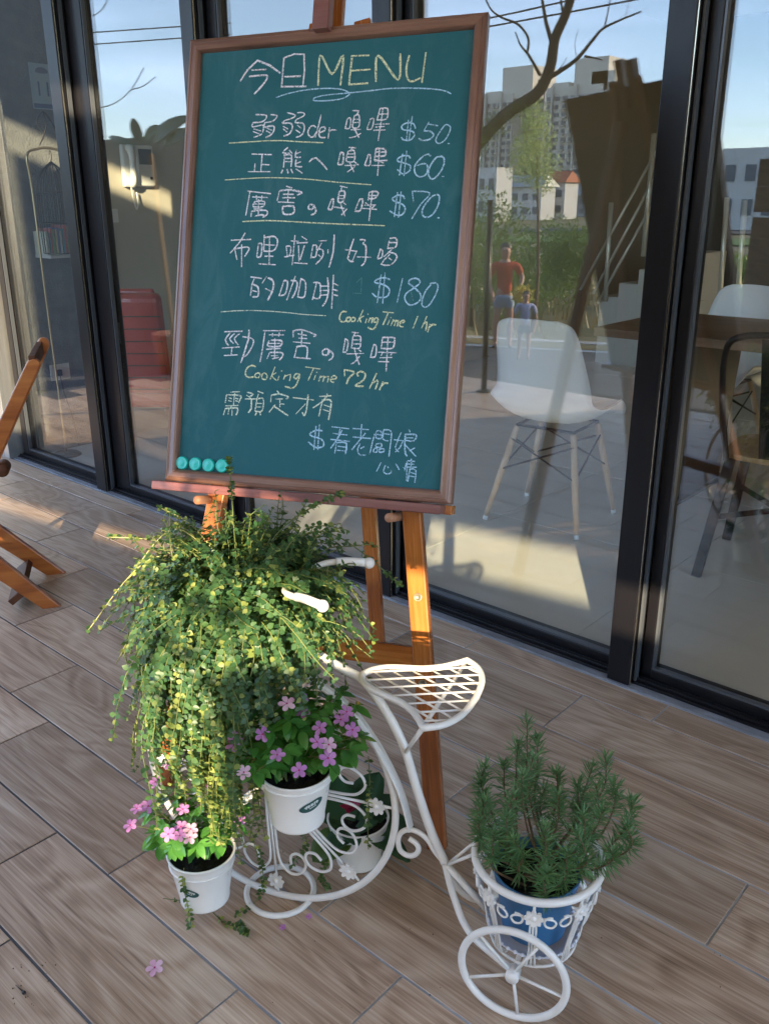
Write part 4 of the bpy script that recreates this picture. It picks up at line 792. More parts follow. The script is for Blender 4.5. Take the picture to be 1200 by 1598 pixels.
def periwinkle(c, h, label, tips, flowers, nl, spread):
    pl_ = empty('periwinkle', c, label, 'flowering plant', 'pink periwinkle plants in tin pots')
    st = MB(); cnt = 0
    for tp in tips:
        b0 = c+Vector((rnd.uniform(-.025, .025), rnd.uniform(-.025, .025), 0)); mid = (b0+tp)/2+UZ*.02; P = spline([b0, mid, tp], 7)
        st.tube(P, [.0022-.0009*i/len(P) for i in range(len(P))], 5, cap=False)
        for k in range(3, len(P)):
            t = (P[k]-P[k-1]).normalized(); a = t.orthogonal().normalized(); b = t.cross(a); ph = k*1.57+rnd.uniform(-.3, .3)
            nn = 2 if k < len(P)-1 else 4
            for j in range(nn):
                an = ph+j*2*math.pi/nn; ax = (a*math.cos(an)+b*math.sin(an)+t*rnd.uniform(.15, .8)).normalized(); s_ = rnd.uniform(.7, 1.12)*(.55+.45*k/len(P) if k < len(P)-1 else .8)
                inst('leaf', rnd.choice(VLM), pl_, orient(P[k], ax, (UZ+t*.3+rv(.3)), s_)); cnt += 1
    for fp, kind_ in flowers:
        base = c+(fp-c)*.45+UZ*.01; st.tube(spline([base, (base+fp)/2+UZ*.006, fp], 4), .0008, 4, cap=False)
        z = (UZ*.55+(CAM-fp).normalized()*.8+(fp-c).normalized()*.4+rv(.35)); inst('flower', PF if kind_ else PFP, pl_, orient(fp, rv(1)+Vector((.1, 0, 0)), z, rnd.uniform(.85, 1.08)))
    st.build('stems', STEM, pl_); return pl_
def towards(px, py, c, dd=0.0):
    n = CAM-c; n.normalize(); return onp(px, py, c+n*dd, n)
cAt = cA+UZ*.088; tipsA = [towards(x, y, cAt+UZ*.05, d+.022) for x, y, d in ((400, 1095, 0), (430, 1080, -.03), (455, 1100, .03), (480, 1075, -.04), (510, 1095, -.01), (530, 1080, -.04), (545, 1125, 0), (420, 1135, .04), (470, 1140, .04), (510, 1150, .04), (545, 1170, .02), (395, 1160, .02), (440, 1170, .05), (385, 1130, .0), (500, 1120, .02), (560, 1150, -.02), (478, 1110, .0), (372, 1185, 0), (525, 1190, .04), (400, 1205, .04), (405, 1070, -.02), (450, 1125, .05), (555, 1100, -.03))]
flA = [(towards(x, y, cAt+UZ*.05, d+.024), k) for x, y, d, k in ((495, 1158, .075, 1), (433, 1178, .075, 1), (467, 1202, .07, 1), (541, 1111, .02, 1), (550, 1139, .03, 1), (410, 1146, .05, 1), (532, 1123, .02, 1), (448, 1098, .06, 0), (499, 1136, .04, 1), (513, 1162, .06, 0), (473, 1112, .03, 1), (368, 1150, .02, 1), (381, 1205, .04, 0), (512, 1183, .06, 1), (366, 1162, .02, 1), (470, 1090, -.01, 1), (400, 1075, -.03, 1))]
periwinkle(cAt, .14, 'pink periwinkle with broad glossy leaves in the pot inside the big wheel', tipsA, flA, 90, .1)
cBt = cB+UZ*.094; tipsB = [towards(x, y, cBt+UZ*.03, d) for x, y, d in ((235, 1265, 0), (258, 1285, .03), (285, 1300, .05), (240, 1300, .02), (300, 1275, .03), (270, 1320, .05), (330, 1290, .03), (355, 1270, .0), (320, 1250, -.02), (290, 1235, -.03), (345, 1240, -.03), (372, 1285, .0), (310, 1315, .05), (262, 1240, -.02), (375, 1250, -.02), (250, 1318, .03), (345, 1310, .04))]
flB = [(towards(x, y, cBt+UZ*.03, d), k) for x, y, d, k in ((214, 1262, .03, 1), (232, 1258, .03, 1), (204, 1288, .03, 1), (263, 1302, .06, 1), (281, 1304, .065, 1), (298, 1294, .065, 0), (297, 1307, .07, 0), (286, 1263, .02, 1), (374, 1280, .02, 1), (243, 1220, -.02, 1), (283, 1290, .05, 1), (262, 1192, -.04, 1), (275, 1196, -.04, 0), (323, 1225, -.02, 1))]
periwinkle(cBt, .14, 'pink periwinkle in the lower left pot, some petals almost white', tipsB, flB, 60, .1)

# ---- rosemary
ros = empty('rosemary', cE+UZ*.10, 'upright rosemary bush with needle leaves growing in the blue pot', 'herb plant')
cEt = cE+UZ*.098; rs = MB(); rn = MB()
tips = [(822, 1122, 0), (757, 1196, .0), (787, 1190, -.02), (944, 1180, -.02), (985, 1250, .0), (870, 1240, .02), (800, 1240, .04), (930, 1225, .02), (900, 1225, -.02), (760, 1250, .03), (850, 1230, -.03), (838, 1150, -.01), (808, 1160, .0), (868, 1205, -.03), (790, 1275, .06), (850, 1290, .07), (910, 1270, .05), (955, 1220, -.01), (750, 1222, -.02), (885, 1330, .06), (955, 1330, .03), (855, 1362, .06), (975, 1290, 0), (815, 1210, .03), (770, 1300, .05), (925, 1195, -.02), (832, 1180, .02), (900, 1300, .06), (940, 1265, .03), (800, 1310, .06), (748, 1280, .02)]
for x, y, d in tips:
    tp = towards(x, y, cEt+UZ*.06, d*1.1); b0 = cEt+Vector((rnd.uniform(-.03, .03), rnd.uniform(-.03, .03), 0)); hz = Vector((tp.x-b0.x, tp.y-b0.y, 0))
    P = spline([b0, b0+hz*rnd.uniform(.5, .95)+UZ*((tp.z-b0.z)*.30), b0+hz*rnd.uniform(.8, 1.15)+UZ*((tp.z-b0.z)*.65)+rv(.008), tp], 17)
    rs.tube(P[::3]+[P[-1]], [.0026*(1-.75*i/(len(P)/3+1)) for i in range(len(P[::3])+1)], 5, cap=False)
    ph = 0
    for k in range(int(len(P)*rnd.uniform(.26, .5)), len(P)):
        t = (P[k]-P[k-1]).normalized(); a = t.orthogonal().normalized(); b = t.cross(a)
        for rep_ in range(1 if k % 3 else 2):
            ph += 1.9
            for j in range(4):
                if rnd.random() < .30: continue
                an = ph+j*math.pi/2+rnd.uniform(-.35, .35); fr = k/len(P); lean = .28+1.1*fr**7+rnd.uniform(-.25, .25)
                ax = (a*math.cos(an)+b*math.sin(an)+t*lean).normalized(); L_ = rnd.uniform(.019, .034)*(1 if fr < .93 else .6)
                s_ = ax.cross(UZ+rv(.4)); s_ = s_.normalized()*.00135; q0 = P[k]+t*rnd.uniform(-.003, .003); bend = UZ*rnd.uniform(-.003, .002)
                u_ = ax.cross(s_).normalized()*.0005
                rn.add([q0-s_*.5, q0+s_*.5, q0+ax*L_*.5+s_+bend*.4, q0+ax*L_*.5-s_+bend*.4, q0+ax*L_+bend, q0+ax*L_*.5+u_+bend*.4], [(0, 1, 2, 5), (0, 5, 3), (5, 2, 4), (3, 5, 4)], False)
rs.build('woody_stems', STEMW, ros); rn.build('needles', ROSEM, ros, kind='stuff')

# ---- velvet leaved plant with a crimson flower
vio = empty('velvet_leaf_plant', cC+UZ*.08, 'dark velvety leaved plant with one crimson flower behind the big wheel', 'flowering plant')
cCt = cC+UZ*.085
def big_leaf(base, tip, W_, mt, cup=-.15, nr=None):
    d = tip-base; L_ = d.length; m = MB(); N = 9; ax = d.normalized(); nv = (nr or UZ); nv = (nv-ax*nv.dot(ax)).normalized(); s = ax.cross(nv); v = []
    for i in range(N+1):
        t = i/N; w_ = math.sin(math.pi*min(1, t**.8))**.55 if 0 < t < 1 else 0
        c = base+ax*L_*t+nv*(cup*L_*(t-.5)**2*2-cup*L_*.5)
        for j in (-2, -1, 0, 1, 2): v.append(c+s*(W_/4*j*w_)+nv*(abs(j)*.05*W_*w_+(.0012 if (i % 2) else 0)*(j != 0)))
    f = [(5*i+j, 5*i+j+1, 5*(i+1)+j+1, 5*(i+1)+j) for i in range(N) for j in range(4)]; m.add(v, f, True); o = m.build('leaf', mt, vio)
    md = o.modifiers.new('solid', 'SOLIDIFY'); md.thickness = .0012; return o
for bx, by, tx, ty, d0, d1, W_, yl in ((545, 1300, 592, 1205, 0, -.06, .082, 0), (560, 1295, 648, 1292, 0, -.03, .085, 0), (565, 1300, 640, 1345, .02, -.02, .07, 0), (535, 1300, 520, 1205, 0, -.05, .08, 0), (545, 1305, 488, 1345, .01, .03, .085, 1), (545, 1300, 512, 1330, .02, .06, .050, 0), (550, 1295, 480, 1260, 0, -.02, .06, 0), (560, 1300, 610, 1240, 0, -.06, .07, 0), (555, 1300, 590, 1282, .02, .02, .035, 0), (540, 1300, 560, 1320, .03, .07, .035, 0)):
    big_leaf(towards(bx, by, cCt, d0), towards(tx, ty, cCt, d1), W_, VIOLET_Y if yl else VIOLET_L)
fc = towards(548, 1264, cCt, .095); m = MB()
for k in range(13):
    a = k*2.4; r = .003+.0011*k; d = Vector((math.cos(a), math.sin(a), .25)); leaf(m, fc+d*.002, (d+UZ*(1.1-.08*k)).normalized(), d, .016+.0005*k, .017, -.3, .1, 2)
m.build('flower', VIOLETF, vio)

# ---- things dropped on the deck
for (x, y, s_), lb in zip(((242, 1510, 1.15), (441, 1447, .5), (482, 1430, .5)), ('pink five petalled blossom lying on the bare tile near the lower left', 'tiny lilac blossom fallen just in front of the floor ring', 'tiny white blossom with stalk fallen at the tile joint')):
    o = inst('fallen_blossom', PFP if s_ > .7 else PF, None, orient(onz(x, y, .0055*s_), Vector((1, .3, 0)), Vector((.1, -.25, 1)), s_)); tag(o, lb, 'blossom')
m = MB(); m.ball(onz(38, 1549, .004), .0038, 8, 5, (1.2, .9, .8)); m.tube([onz(37, 1548, .003), onz(25, 1537, .002)], [.0016, .0004], 5)
m.build('seed_husk', mat('dark_husk', (.012, .010, .009), .6), label='small black seed husk on the deck near the lower left corner', cat='debris')
m = MB()
for i in range(60):
    x = rnd.uniform(20, 90) if i < 26 else rnd.uniform(300, 1150); y = rnd.uniform(1500, 1570) if i < 26 else rnd.uniform(1250, 1590)
    s_ = rnd.uniform(.0006, .0015); m.ball(onz(x, y, s_*.6), s_, 5, 3)
m.build('grit', mat('grit', (.10, .08, .05), .9), kind='stuff')

# ================================================================== SLATTED WOODEN DECK CHAIR AT THE LEFT EDGE
nfar = onz(104, 893); nnear = onz(97, 945)
dn = (nnear-nfar).normalized(); dp = Vector((0, 0, 1)).cross(dn).normalized()      # dn: across the chair, dp: along it
if dp.x > 0: dp = -dp
chair = empty('deck_chair', nnear+dp*.45, 'folded orange wooden deck chair cut off by the left edge of the view', 'deck chair')
def plank(name, pts2, p0, th, mt, bev=.004):
    """flat board cut to an outline (s along dp, z up) in the upright plane through p0"""
    m = MB(); n = len(pts2); v = [p0+dp*a+UZ*b-dn*th/2 for a, b in pts2]+[p0+dp*a+UZ*b+dn*th/2 for a, b in pts2]
    m.add(v, [tuple(range(n)), tuple(range(2*n-1, n-1, -1))]+[(i, n+i, n+(i+1) % n, (i+1) % n) for i in range(n)], False)
    o = m.build(name, mt, chair, bevel=bev)
    M = frame(Vector((0, 0, 0)), dp, UZ, dp.cross(UZ)); o.data.transform(M.inverted()); o.matrix_basis = M; return o
def cps(px, py, p0):
    q = onp(px, py, p0, dn)-p0; return (q.dot(dp), q.z)
for p0, a, b in ((nnear, (97, 945), None), (nfar, (104, 893), None)):
    if p0 is nnear: o = [cps(97, 945, p0), cps(68, 949, p0), cps(0, 904, p0), cps(0, 868, p0)]
    else: o = [cps(104, 893, p0), cps(76, 898, p0), cps(0, 851, p0), cps(0, 818, p0)]
    dx, dz = o[2][0]-o[1][0], o[2][1]-o[1][1]
    o[2] = (o[1][0]+dx*4.2, o[1][1]+dz*4.2); dx, dz = o[3][0]-o[0][0], o[3][1]-o[0][1]; o[3] = (o[0][0]+dx*4.2, o[0][1]+dz*4.2)
    plank('side_rail', o, p0, .022, DCW)
for s_, z_ in ((.135, .045), (.36, .115)):
    MB().box((-.011, 0, -.028), (.011, (nnear-nfar).length, .028), frame(nfar+dp*s_+UZ*z_, (dp*.6+UZ*.8).normalized(), dn, (dp*.6+UZ*.8).normalized().cross(dn))).build('cross_slat', DCWD, chair, bevel=.002)
for p0, top_, bot_ in ((nnear-dp*0, ((42, 566), (63, 571)), ((0, 655), (0, 715))), (nfar, ((60, 531), (78, 541)), ((0, 668), (0, 720)))):
    t0 = cps(*top_[0], p0); t1 = cps(*top_[1], p0); b0 = cps(*bot_[0], p0); b1 = cps(*bot_[1], p0)
    mid = ((t0[0]+t1[0])/2, (t0[1]+t1[1])/2); ext = lambda a, b, k: (a[0]+(b[0]-a[0])*k, a[1]+(b[1]-a[1])*k)
    w0 = Vector((t1[0]-t0[0], t1[1]-t0[1])); up_ = Vector((mid[0]-(b0[0]+b1[0])/2, mid[1]-(b0[1]+b1[1])/2)).normalized(); r = w0.length/2
    arc = [(mid[0]-w0.x/2*math.cos(a)+up_.x*r*math.sin(a), mid[1]-w0.y/2*math.cos(a)+up_.y*r*math.sin(a)) for a in [math.pi*i/8 for i in range(9)]]
    plank('back_post', [ext(t0, b0, 1.9)]+arc+[ext(t1, b1, 1.9)], p0, .024, DCW)
a = Vector(cps(62, 560, nnear)); MB().box((-.010, .006, -.022), (.010, (nnear-nfar).length+.01, .022), frame(nfar+dp*(a.x+.02)+UZ*(a.y-.01), dp, dn, dp.cross(dn))).build('top_slat', DCWD, chair, bevel=.002)
p = onp(6, 729, nnear, dn); MB().tube([p-dn*.02, p+dn*.04, p+dn*.047], [.021, .021, .016], 18).build('round_rail_end', DCWD, chair)

# ================================================================== INSIDE THE SHOP
PLW = mat('white_polypropylene', (.86, .87, .88), .35)
BEECH = wood('pale_beech', (.46, .31, .19), (.62, .44, .29), (.72, .55, .38), axis=2, rough=.45, ring=3, fine=60)
BLKM = mat('black_metal', (.012, .012, .013), .38, .3)
def T(M, p): return M @ Vector(p)
def shell_chair(loc, rz, label):
    root = empty('shell_chair', loc, label, 'chair', 'white shell chairs'); M = Matrix.Translation(loc) @ Matrix.Rotation(rz, 4, 'Z')
    prof_ = [(.235, .425, .20), (.21, .438, .215), (.15, .440, .225), (.06, .430, .232), (-.04, .425, .235), (-.12, .438, .230), (-.175, .475, .222), (-.205, .53, .212), (-.225, .60, .200), (-.240, .68, .188), (-.262, .785, .172), (-.276, .835, .150), (-.284, .856, .10)]
    P3 = spline([Vector(p) for p in prof_], 3); m = MB(); nu = 14; v = []
    for q in P3:
        for i in range(nu+1):
            u = -1+2*i/nu; back_ = max(0, min(1, (q.y-.45)/.12)); seat_ = 1-back_
            arm = abs(u)**3; v.append(T(M, (u*q.z, q.x+.075*arm*back_*(1-max(0, (q.y-.62)/.22)*.6), q.y+.075*arm*seat_*(1 if q.x < .12 else max(0, (.235-q.x)/.115)))))
    m.add(v, [(i*(nu+1)+k, i*(nu+1)+k+1, (i+1)*(nu+1)+k+1, (i+1)*(nu+1)+k) for i in range(len(P3)-1) for k in range(nu)], True)
    o = m.build('shell', PLW, root); md = o.modifiers.new('solid', 'SOLIDIFY'); md.thickness = .006
    for sx in (-1, 1):
        for sy in (-1, 1):
            a = T(M, (.125*sx, .02+.12*sy, .395)); b = T(M, (.205*sx, .0+.19*sy, .018)); lg = MB().tube([a, (a+b)/2, b], [.0125, .014, .010], 12).build('leg', BEECH, root)
            MB().tube([b, T(M, (.208*sx, .193*sy, .001))], .0105, 12).build('foot_cap', PLW, lg)
    m = MB()
    for sx in (-1, 1):
        m.tube([T(M, (.14*sx, -.12, .35)), T(M, (-.165*sx, -.15, .22))], .004, 6); m.tube([T(M, (.14*sx, .15, .35)), T(M, (-.165*sx, .16, .22))], .004, 6)
        m.tube([T(M, (.14*sx, -.10, .35)), T(M, (.165*sx, .16, .22))], .004, 6); m.tube([T(M, (.14*sx, .14, .35)), T(M, (.165*sx, -.15, .22))], .004, 6)
        m.tube([T(M, (.125*sx, -.10, .405)), T(M, (.125*sx, .14, .405))], .006, 6); m.tube([T(M, (-.125, .02+.12*sx, .405)), T(M, (.125, .02+.12*sx, .405))], .006, 6)
    m.build('wire_struts', BLKM, root); return root
shell_chair(Vector((-1.83, 1.08, 0)), R(6), 'white plastic shell chair on beech legs right behind the glass')
shell_chair(Vector((-1.70, 2.44, 0)), R(176), 'white shell chair on the far side of the cafe table, only its top rim showing')
# cafe table
tb = empty('cafe_table', (-1.25, 1.85, 0), 'brown topped cafe table with a dark panel leg behind the shell chair', 'table')
MB().box((-1.90, 1.47, .715), (-.55, 2.22, .752)).build('tabletop', wood('brown_table_top', (.10, .055, .028), (.19, .11, .06), (.27, .17, .10), axis=0, rough=.35, ring=4, fine=60), tb, bevel=.003)
for x in (-1.52, -.75):
    m = MB(); m.add([(x-.02, 1.62, .012), (x+.02, 1.62, .012), (x+.03, 1.55, .713), (x-.03, 1.55, .713), (x-.02, 2.07, .012), (x+.02, 2.07, .012), (x+.03, 2.14, .713), (x-.03, 2.14, .713)], [(0, 1, 2, 3), (7, 6, 5, 4), (1, 5, 6, 2), (4, 0, 3, 7), (3, 2, 6, 7), (0, 4, 5, 1)], False); m.box((x-.04, 1.55, 0), (x+.04, 2.14, .012)); m.build('leg', BLKM, tb)
pv = empty('table_plant', (-1.75, 2.05, .752), 'small dark pot plant standing on the brown cafe table', 'plant')
MB().lathe([(.0005, 0), (.03, 0), (.042, .06), (.042, .065), (.0005, .055)], (-1.75, 2.05, .7525), 20).build('pot', BLKM, pv)
m = MB()
for i in range(70):
    a = rnd.uniform(0, 6.28); el = rnd.uniform(.5, 1.5); leaf(m, Vector((-1.75, 2.05, .80))+Vector((math.cos(a), math.sin(a), 0))*rnd.uniform(0, .04)+UZ*rnd.uniform(0, .09), Vector((math.cos(a)*math.cos(el), math.sin(a)*math.cos(el), math.sin(el))), UZ, .06, .02, .2, -.1, 1)
m.build('leaves', VINE_L, pv, kind='stuff')
# black metal chair with wooden seat
def metal_chair(loc, rz, label):
    root = empty('metal_chair', loc, label, 'chair', 'black metal cafe chairs'); M = Matrix.Translation(loc) @ Matrix.Rotation(rz, 4, 'Z')
    for sx in (-1, 1):
        for sy in (-1, 1):
            m = MB(); a = T(M, (.15*sx, .15*sy, .43)); b = T(M, (.20*sx, .22*sy, 0.0)); m.bar(a, b, .034, .022, M.to_3x3() @ Vector((1, 0, 0))); m.build('leg', BLKM, root, bevel=.003)
    m = MB(); hoop = [(-.16, -.17, .43), (-.185, -.20, .60), (-.195, -.225, .78), (-.16, -.235, .855), (0, -.245, .870), (.16, -.235, .855), (.195, -.225, .78), (.185, -.20, .60), (.16, -.17, .43)]
    m.tube(spline([T(M, p) for p in hoop], 5), .011, 8); m.build('back_hoop', BLKM, root)
    m = MB(); m.add([T(M, p) for p in ((-.055, -.180, .44), (.055, -.180, .44), (.085, -.238, .855), (-.085, -.238, .855), (-.055, -.176, .44), (.055, -.176, .44), (.085, -.234, .855), (-.085, -.234, .855))], [(0, 1, 2, 3), (7, 6, 5, 4), (0, 4, 5, 1), (1, 5, 6, 2), (2, 6, 7, 3), (3, 7, 4, 0)], False); m.build('backrest', BLKM, root)
    pts_ = [(.185*math.copysign(abs(math.cos(a))**.55, math.cos(a)), .185*math.copysign(abs(math.sin(a))**.55, math.sin(a))) for a in [2*math.pi*i/28 for i in range(28)]]
    m = MB(); m.add([T(M, (x, y, z)) for z in (.432, .452) for x, y in pts_], [tuple(range(27, -1, -1)), tuple(range(28, 56))]+[(i, (i+1) % 28, 28+(i+1) % 28, 28+i) for i in range(28)], False); m.build('seat', wood('elm_seat', (.22, .12, .05), (.36, .22, .10), (.45, .29, .15), axis=0, rough=.4, ring=3, fine=60), root, bevel=.004)
    m = MB()
    for z in (.22,):
        m.bar(T(M, (-.17, -.18, z)), T(M, (.17, .18, z+.01)), .02, .006); m.bar(T(M, (.17, -.18, z)), T(M, (-.17, .18, z+.018)), .02, .006)
    m.build('cross_brace', BLKM, root); return root
metal_chair(Vector((-.93, 1.12, 0)), R(8), 'black metal chair with a round cornered wooden seat behind the rightmost glass door')
# red leather armchair
RED = mat('red_leather', (.42, .045, .028), .32, coat=.25, noise=((9, 9, 9), .45, (.48, .065, .04)), bump=(160, .08))
DKW = mat('dark_chair_leg', (.10, .05, .025), .4)
rc = empty('red_armchair', (-4.04, .60, 0), 'red leather high backed chair seen through the glass left of the board', 'armchair')
Mx = Matrix.Translation((-4.04, .60, 0)) @ Matrix.Rotation(R(40), 4, 'Z') @ Matrix.Diagonal((.78, .80, .88, 1))
def rbox(a, b, name, mt, bev=.03, tilt=0, piv=(0, 0, 0)):
    MM = Mx @ Matrix.Translation(piv) @ Matrix.Rotation(tilt, 4, 'X') @ Matrix.Translation(-Vector(piv)); return MB().box(a, b, MM).build(name, mt, rc, bevel=bev, seg=3)
rbox((-.27, -.24, .30), (.27, .28, .46), 'seat', RED, .04)
rbox((-.26, -.34, .40), (.26, -.24, .98), 'backrest', RED, .035, R(9), (0, -.3, .4))
rbox((-.20, -.235, .86), (.20, -.19, .985), 'headrest', RED, .022, R(9), (0, -.3, .4))
for z in (.44, .51, .58, .65, .72, .79, .86): rbox((-.255, -.343, z), (.255, -.338, z+.006), 'slat_reflection', DKW, 0, R(9), (0, -.3, .4))  # dark strips painting slat reflections onto the chair back
for sx in (-1, 1):
    rbox((.27*sx-.035, -.22, .44), (.27*sx+.035, .22, .62), 'armrest', RED, .03)
    for sy in (-1, 1): MB().tube([T(Mx, (.20*sx, .20*sy, .30)), T(Mx, (.25*sx, .28*sy, .001))], [.022, .013], 12).build('leg', DKW, rc)
# intercom with its handset
ic = empty('intercom', (-4.378, .87, 1.45), 'white video intercom with handset on the beige wall', 'intercom')
IW = mat('ivory_plastic', (.74, .73, .68), .35); XW = -4.378
yA, zA = onx(203, 228, XW).y, onx(232, 228, XW).z; yB, zB = onx(233, 228, XW).y, onx(233, 291, XW).z
MB().box((XW, yA+.012, zB), (XW+.035, yB, zA)).build('monitor_case', IW, ic, bevel=.010, seg=3)
MB().box((XW+.0352, yA+.026, zA-.095), (XW+.0362, yB-.014, zA-.018)).build('screen', mat('grey_screen', (.12, .13, .13), .12), ic)
MB().box((XW+.0352, yB-.034, zB+.035), (XW+.041, yB-.020, zB+.049)).build('button', BLKM, ic, bevel=.002)
MB().box((XW, yA-.070, zB-.004), (XW+.030, yA+.006, zA+.002)).build('cradle', IW, ic, bevel=.008)
hs = [(XW+.035, yA-.034, zA-.010), (XW+.058, yA-.034, zA-.035), (XW+.062, yA-.034, (zA+zB)/2), (XW+.058, yA-.034, zB+.03), (XW+.035, yA-.034, zB+.008)]
MB().tube(spline(hs, 4), [.019, .021, .022, .022, .02, .017, .016, .015, .015, .016, .016, .017, .018, .02, .022, .022, .019], 12).build('handset', IW, ic)
cdp = [(XW+.03, yA-.034, zB), (XW+.03, yA-.028, zB-.06), (XW+.03, yA-.014, zB-.115), (XW+.03, yA-.002, zB-.09), (XW+.02, yA+.002, zB-.03)]
MB().tube(spline(cdp, 6), .0045, 7).build('coiled_cord', IW, ic)
sw = empty('light_switch', (XW, onx(175, 336, XW).y, 1.2), 'small white wall switch below the intercom', 'switch')
a = onx(166, 326, XW); b = onx(185, 347, XW); MB().box((XW, a.y, b.z), (XW+.009, b.y, a.z)).build('plate', IW, sw, bevel=.003); MB().box((XW+.0092, a.y+.012, b.z+.018), (XW+.012, b.y-.012, a.z-.018)).build('rocker', IW, sw)
so = empty('wall_socket', (-4.419, onx(92, 578, -4.42).y, .43), 'white wall socket with a black plug in it on the grey plaster wall', 'socket')
a = onx(77, 570, -4.42); b = onx(110, 590, -4.42); MB().box((-4.4195, a.y, b.z), (-4.411, b.y, a.z)).build('plate', IW, so, bevel=.003)
c = (a+b)/2; MB().box((-4.4108, c.y-.030, c.z-.016), (-4.385, c.y-.002, c.z+.016)).build('plug', BLKM, so, bevel=.004)
MB().tube(spline([(-4.39, c.y-.015, c.z-.014), (-4.385, c.y-.01, c.z-.10), (-4.38, c.y+.02, c.z-.25), (-4.37, c.y+.03, .01)], 6), .003, 6).build('cable', BLKM, so)
# calendar: blue grey sheet with a big 11
cal = empty('calendar', (-4.419, onx(66, 130, -4.42).y, 1.75), 'pale blue calendar sheet with a large 11 on the grey plaster wall', 'calendar')
a = onx(44, 97, -4.42); b = onx(90, 172, -4.42); MB().box((-4.4195, a.y, b.z), (-4.4165, b.y, a.z)).build('sheet', mat('calendar_paper', (.36, .44, .50), .8), cal)
INK = mat('calendar_ink', (.12, .15, .26), .7)
tm = text_mesh('11', .092); tm.materials.append(INK); inst('lettering', tm, cal, frame(Vector((-4.4160, (a.y+b.y)/2, a.z*.43+b.z*.57)), Vector((0, 1, 0)), UZ, Vector((1, 0, 0))))
MB().box((-4.4164, a.y+.004, b.z+.004), (-4.4158, b.y-.004, b.z+.024)).build('printed_band', INK, cal)
m = MB(); M3 = Matrix((Vector((0, 1, 0)), UZ, Vector((1, 0, 0)))).transposed()
m.add([Vector((-4.4158, (a.y+b.y)/2, a.z-.038))+M3 @ Vector((.034*math.cos(t), .022*math.sin(t) if math.sin(t) > 0 else .006*math.sin(t), 0)) for t in [2*math.pi*k/20 for k in range(20)]], [tuple(range(20))], False); m.build('printed_picture', mat('calendar_picture', (.20, .20, .27), .7), cal)
# bird cage on its arched stand
BC_M = mat('aged_brass_wire', (.07, .055, .04), .4, .6)
cgx = -4.27; cgy = onx(86, 300, cgx).y
cage = empty('bird_cage', (cgx, cgy, onx(86, 300, -4.02).z), 'domed wire bird cage hanging from an arched brass stand', 'bird cage')
zt = onx(84, 252, cgx).z; zm = onx(86, 300, cgx).z; zb_ = onx(86, 395, cgx).z; rc_ = .085
m = MB(); 
for k in range(16):
    a = 2*math.pi*k/16; P = [Vector((cgx, cgy, zt)), Vector((cgx+rc_*.62*math.cos(a), cgy+rc_*.62*math.sin(a), zt-(zt-zm)*.35)), Vector((cgx+rc_*math.cos(a), cgy+rc_*math.sin(a), zm)), Vector((cgx+rc_*math.cos(a), cgy+rc_*math.sin(a), zb_))]
    m.tube(spline(P, 4), .0021, 5)
m.build('cage_wires', BC_M, cage, kind='stuff')
for z in (zm, (zm+zb_)/2, zb_): m = MB(); m.tube([Vector((cgx+rc_*math.cos(2*math.pi*i/28), cgy+rc_*math.sin(2*math.pi*i/28), z)) for i in range(28)], .0025, 6, closed=True); m.build('cage_hoop', BC_M, cage)
MB().tube(spline([(cgx, cgy, zt), (cgx+.012, cgy, zt+.03), (cgx, cgy, zt+.05), (cgx-.01, cgy, zt+.03)], 4), .002, 6).build('hook', BC_M, cage)
st_ = empty('cage_stand', (cgx, cgy-.13, 0), 'arched brass floor stand that carries the bird cage', 'stand')
P = [(cgx, cgy-.11, .02), (cgx, cgy-.115, .8), (cgx, cgy-.115, zm), (cgx, cgy-.12, zt+.02), (cgx, cgy-.06, zt+.055), (cgx, cgy, zt+.06), (cgx, cgy+.06, zt+.05)]
MB().tube(spline(P, 6), .006, 8).build('pole', mat('satin_brass', (.48, .38, .22), .3, .9), st_)
MB().lathe([(.0005, .02), (.06, .015), (.075, .004), (.075, 0), (.0005, 0)], (cgx, cgy-.11, .001), 28).build('base', BC_M, st_)
for k in range(2):
    MB().tube(spline([(cgx, cgy-.11+dy, zt+.07+dz) for dy, dz in ((.06, 0), (.09, .05), (.06+.05*k, .10), (.10, .15), (.14, .10), (.16+.03*k, .03))], 5), .003, 6).build('scroll', BC_M, st_)
# small framed colourful print low behind the cage
pic = empty('picture_shelf', (-4.36, cgy+.12, 1.0), 'row of colourful book spines on a shelf behind the bird cage', 'books')
a = onx(56, 350, -4.36); b = onx(112, 395, -4.36)
m = MB().box((-4.40, a.y, b.z-.015), (-4.25, b.y, b.z)).build('shelf_board', mat('pale_shelf', (.5, .5, .48), .6), pic)
yy_ = a.y+.003
for k in range(14):
    wd_ = rnd.uniform(.008, .016); 
    if yy_+wd_ > b.y: break
    MB().box((-4.40, yy_, b.z+.0005), (-4.28, yy_+wd_, b.z+rnd.uniform(.10, .145))).build('book', mat('book_%d' % (k % 6), [(.5, .5, .42), (.12, .32, .38), (.45, .16, .14), (.20, .34, .16), (.55, .50, .25), (.18, .20, .36)][k % 6], .6), pic); yy_ += wd_+.001
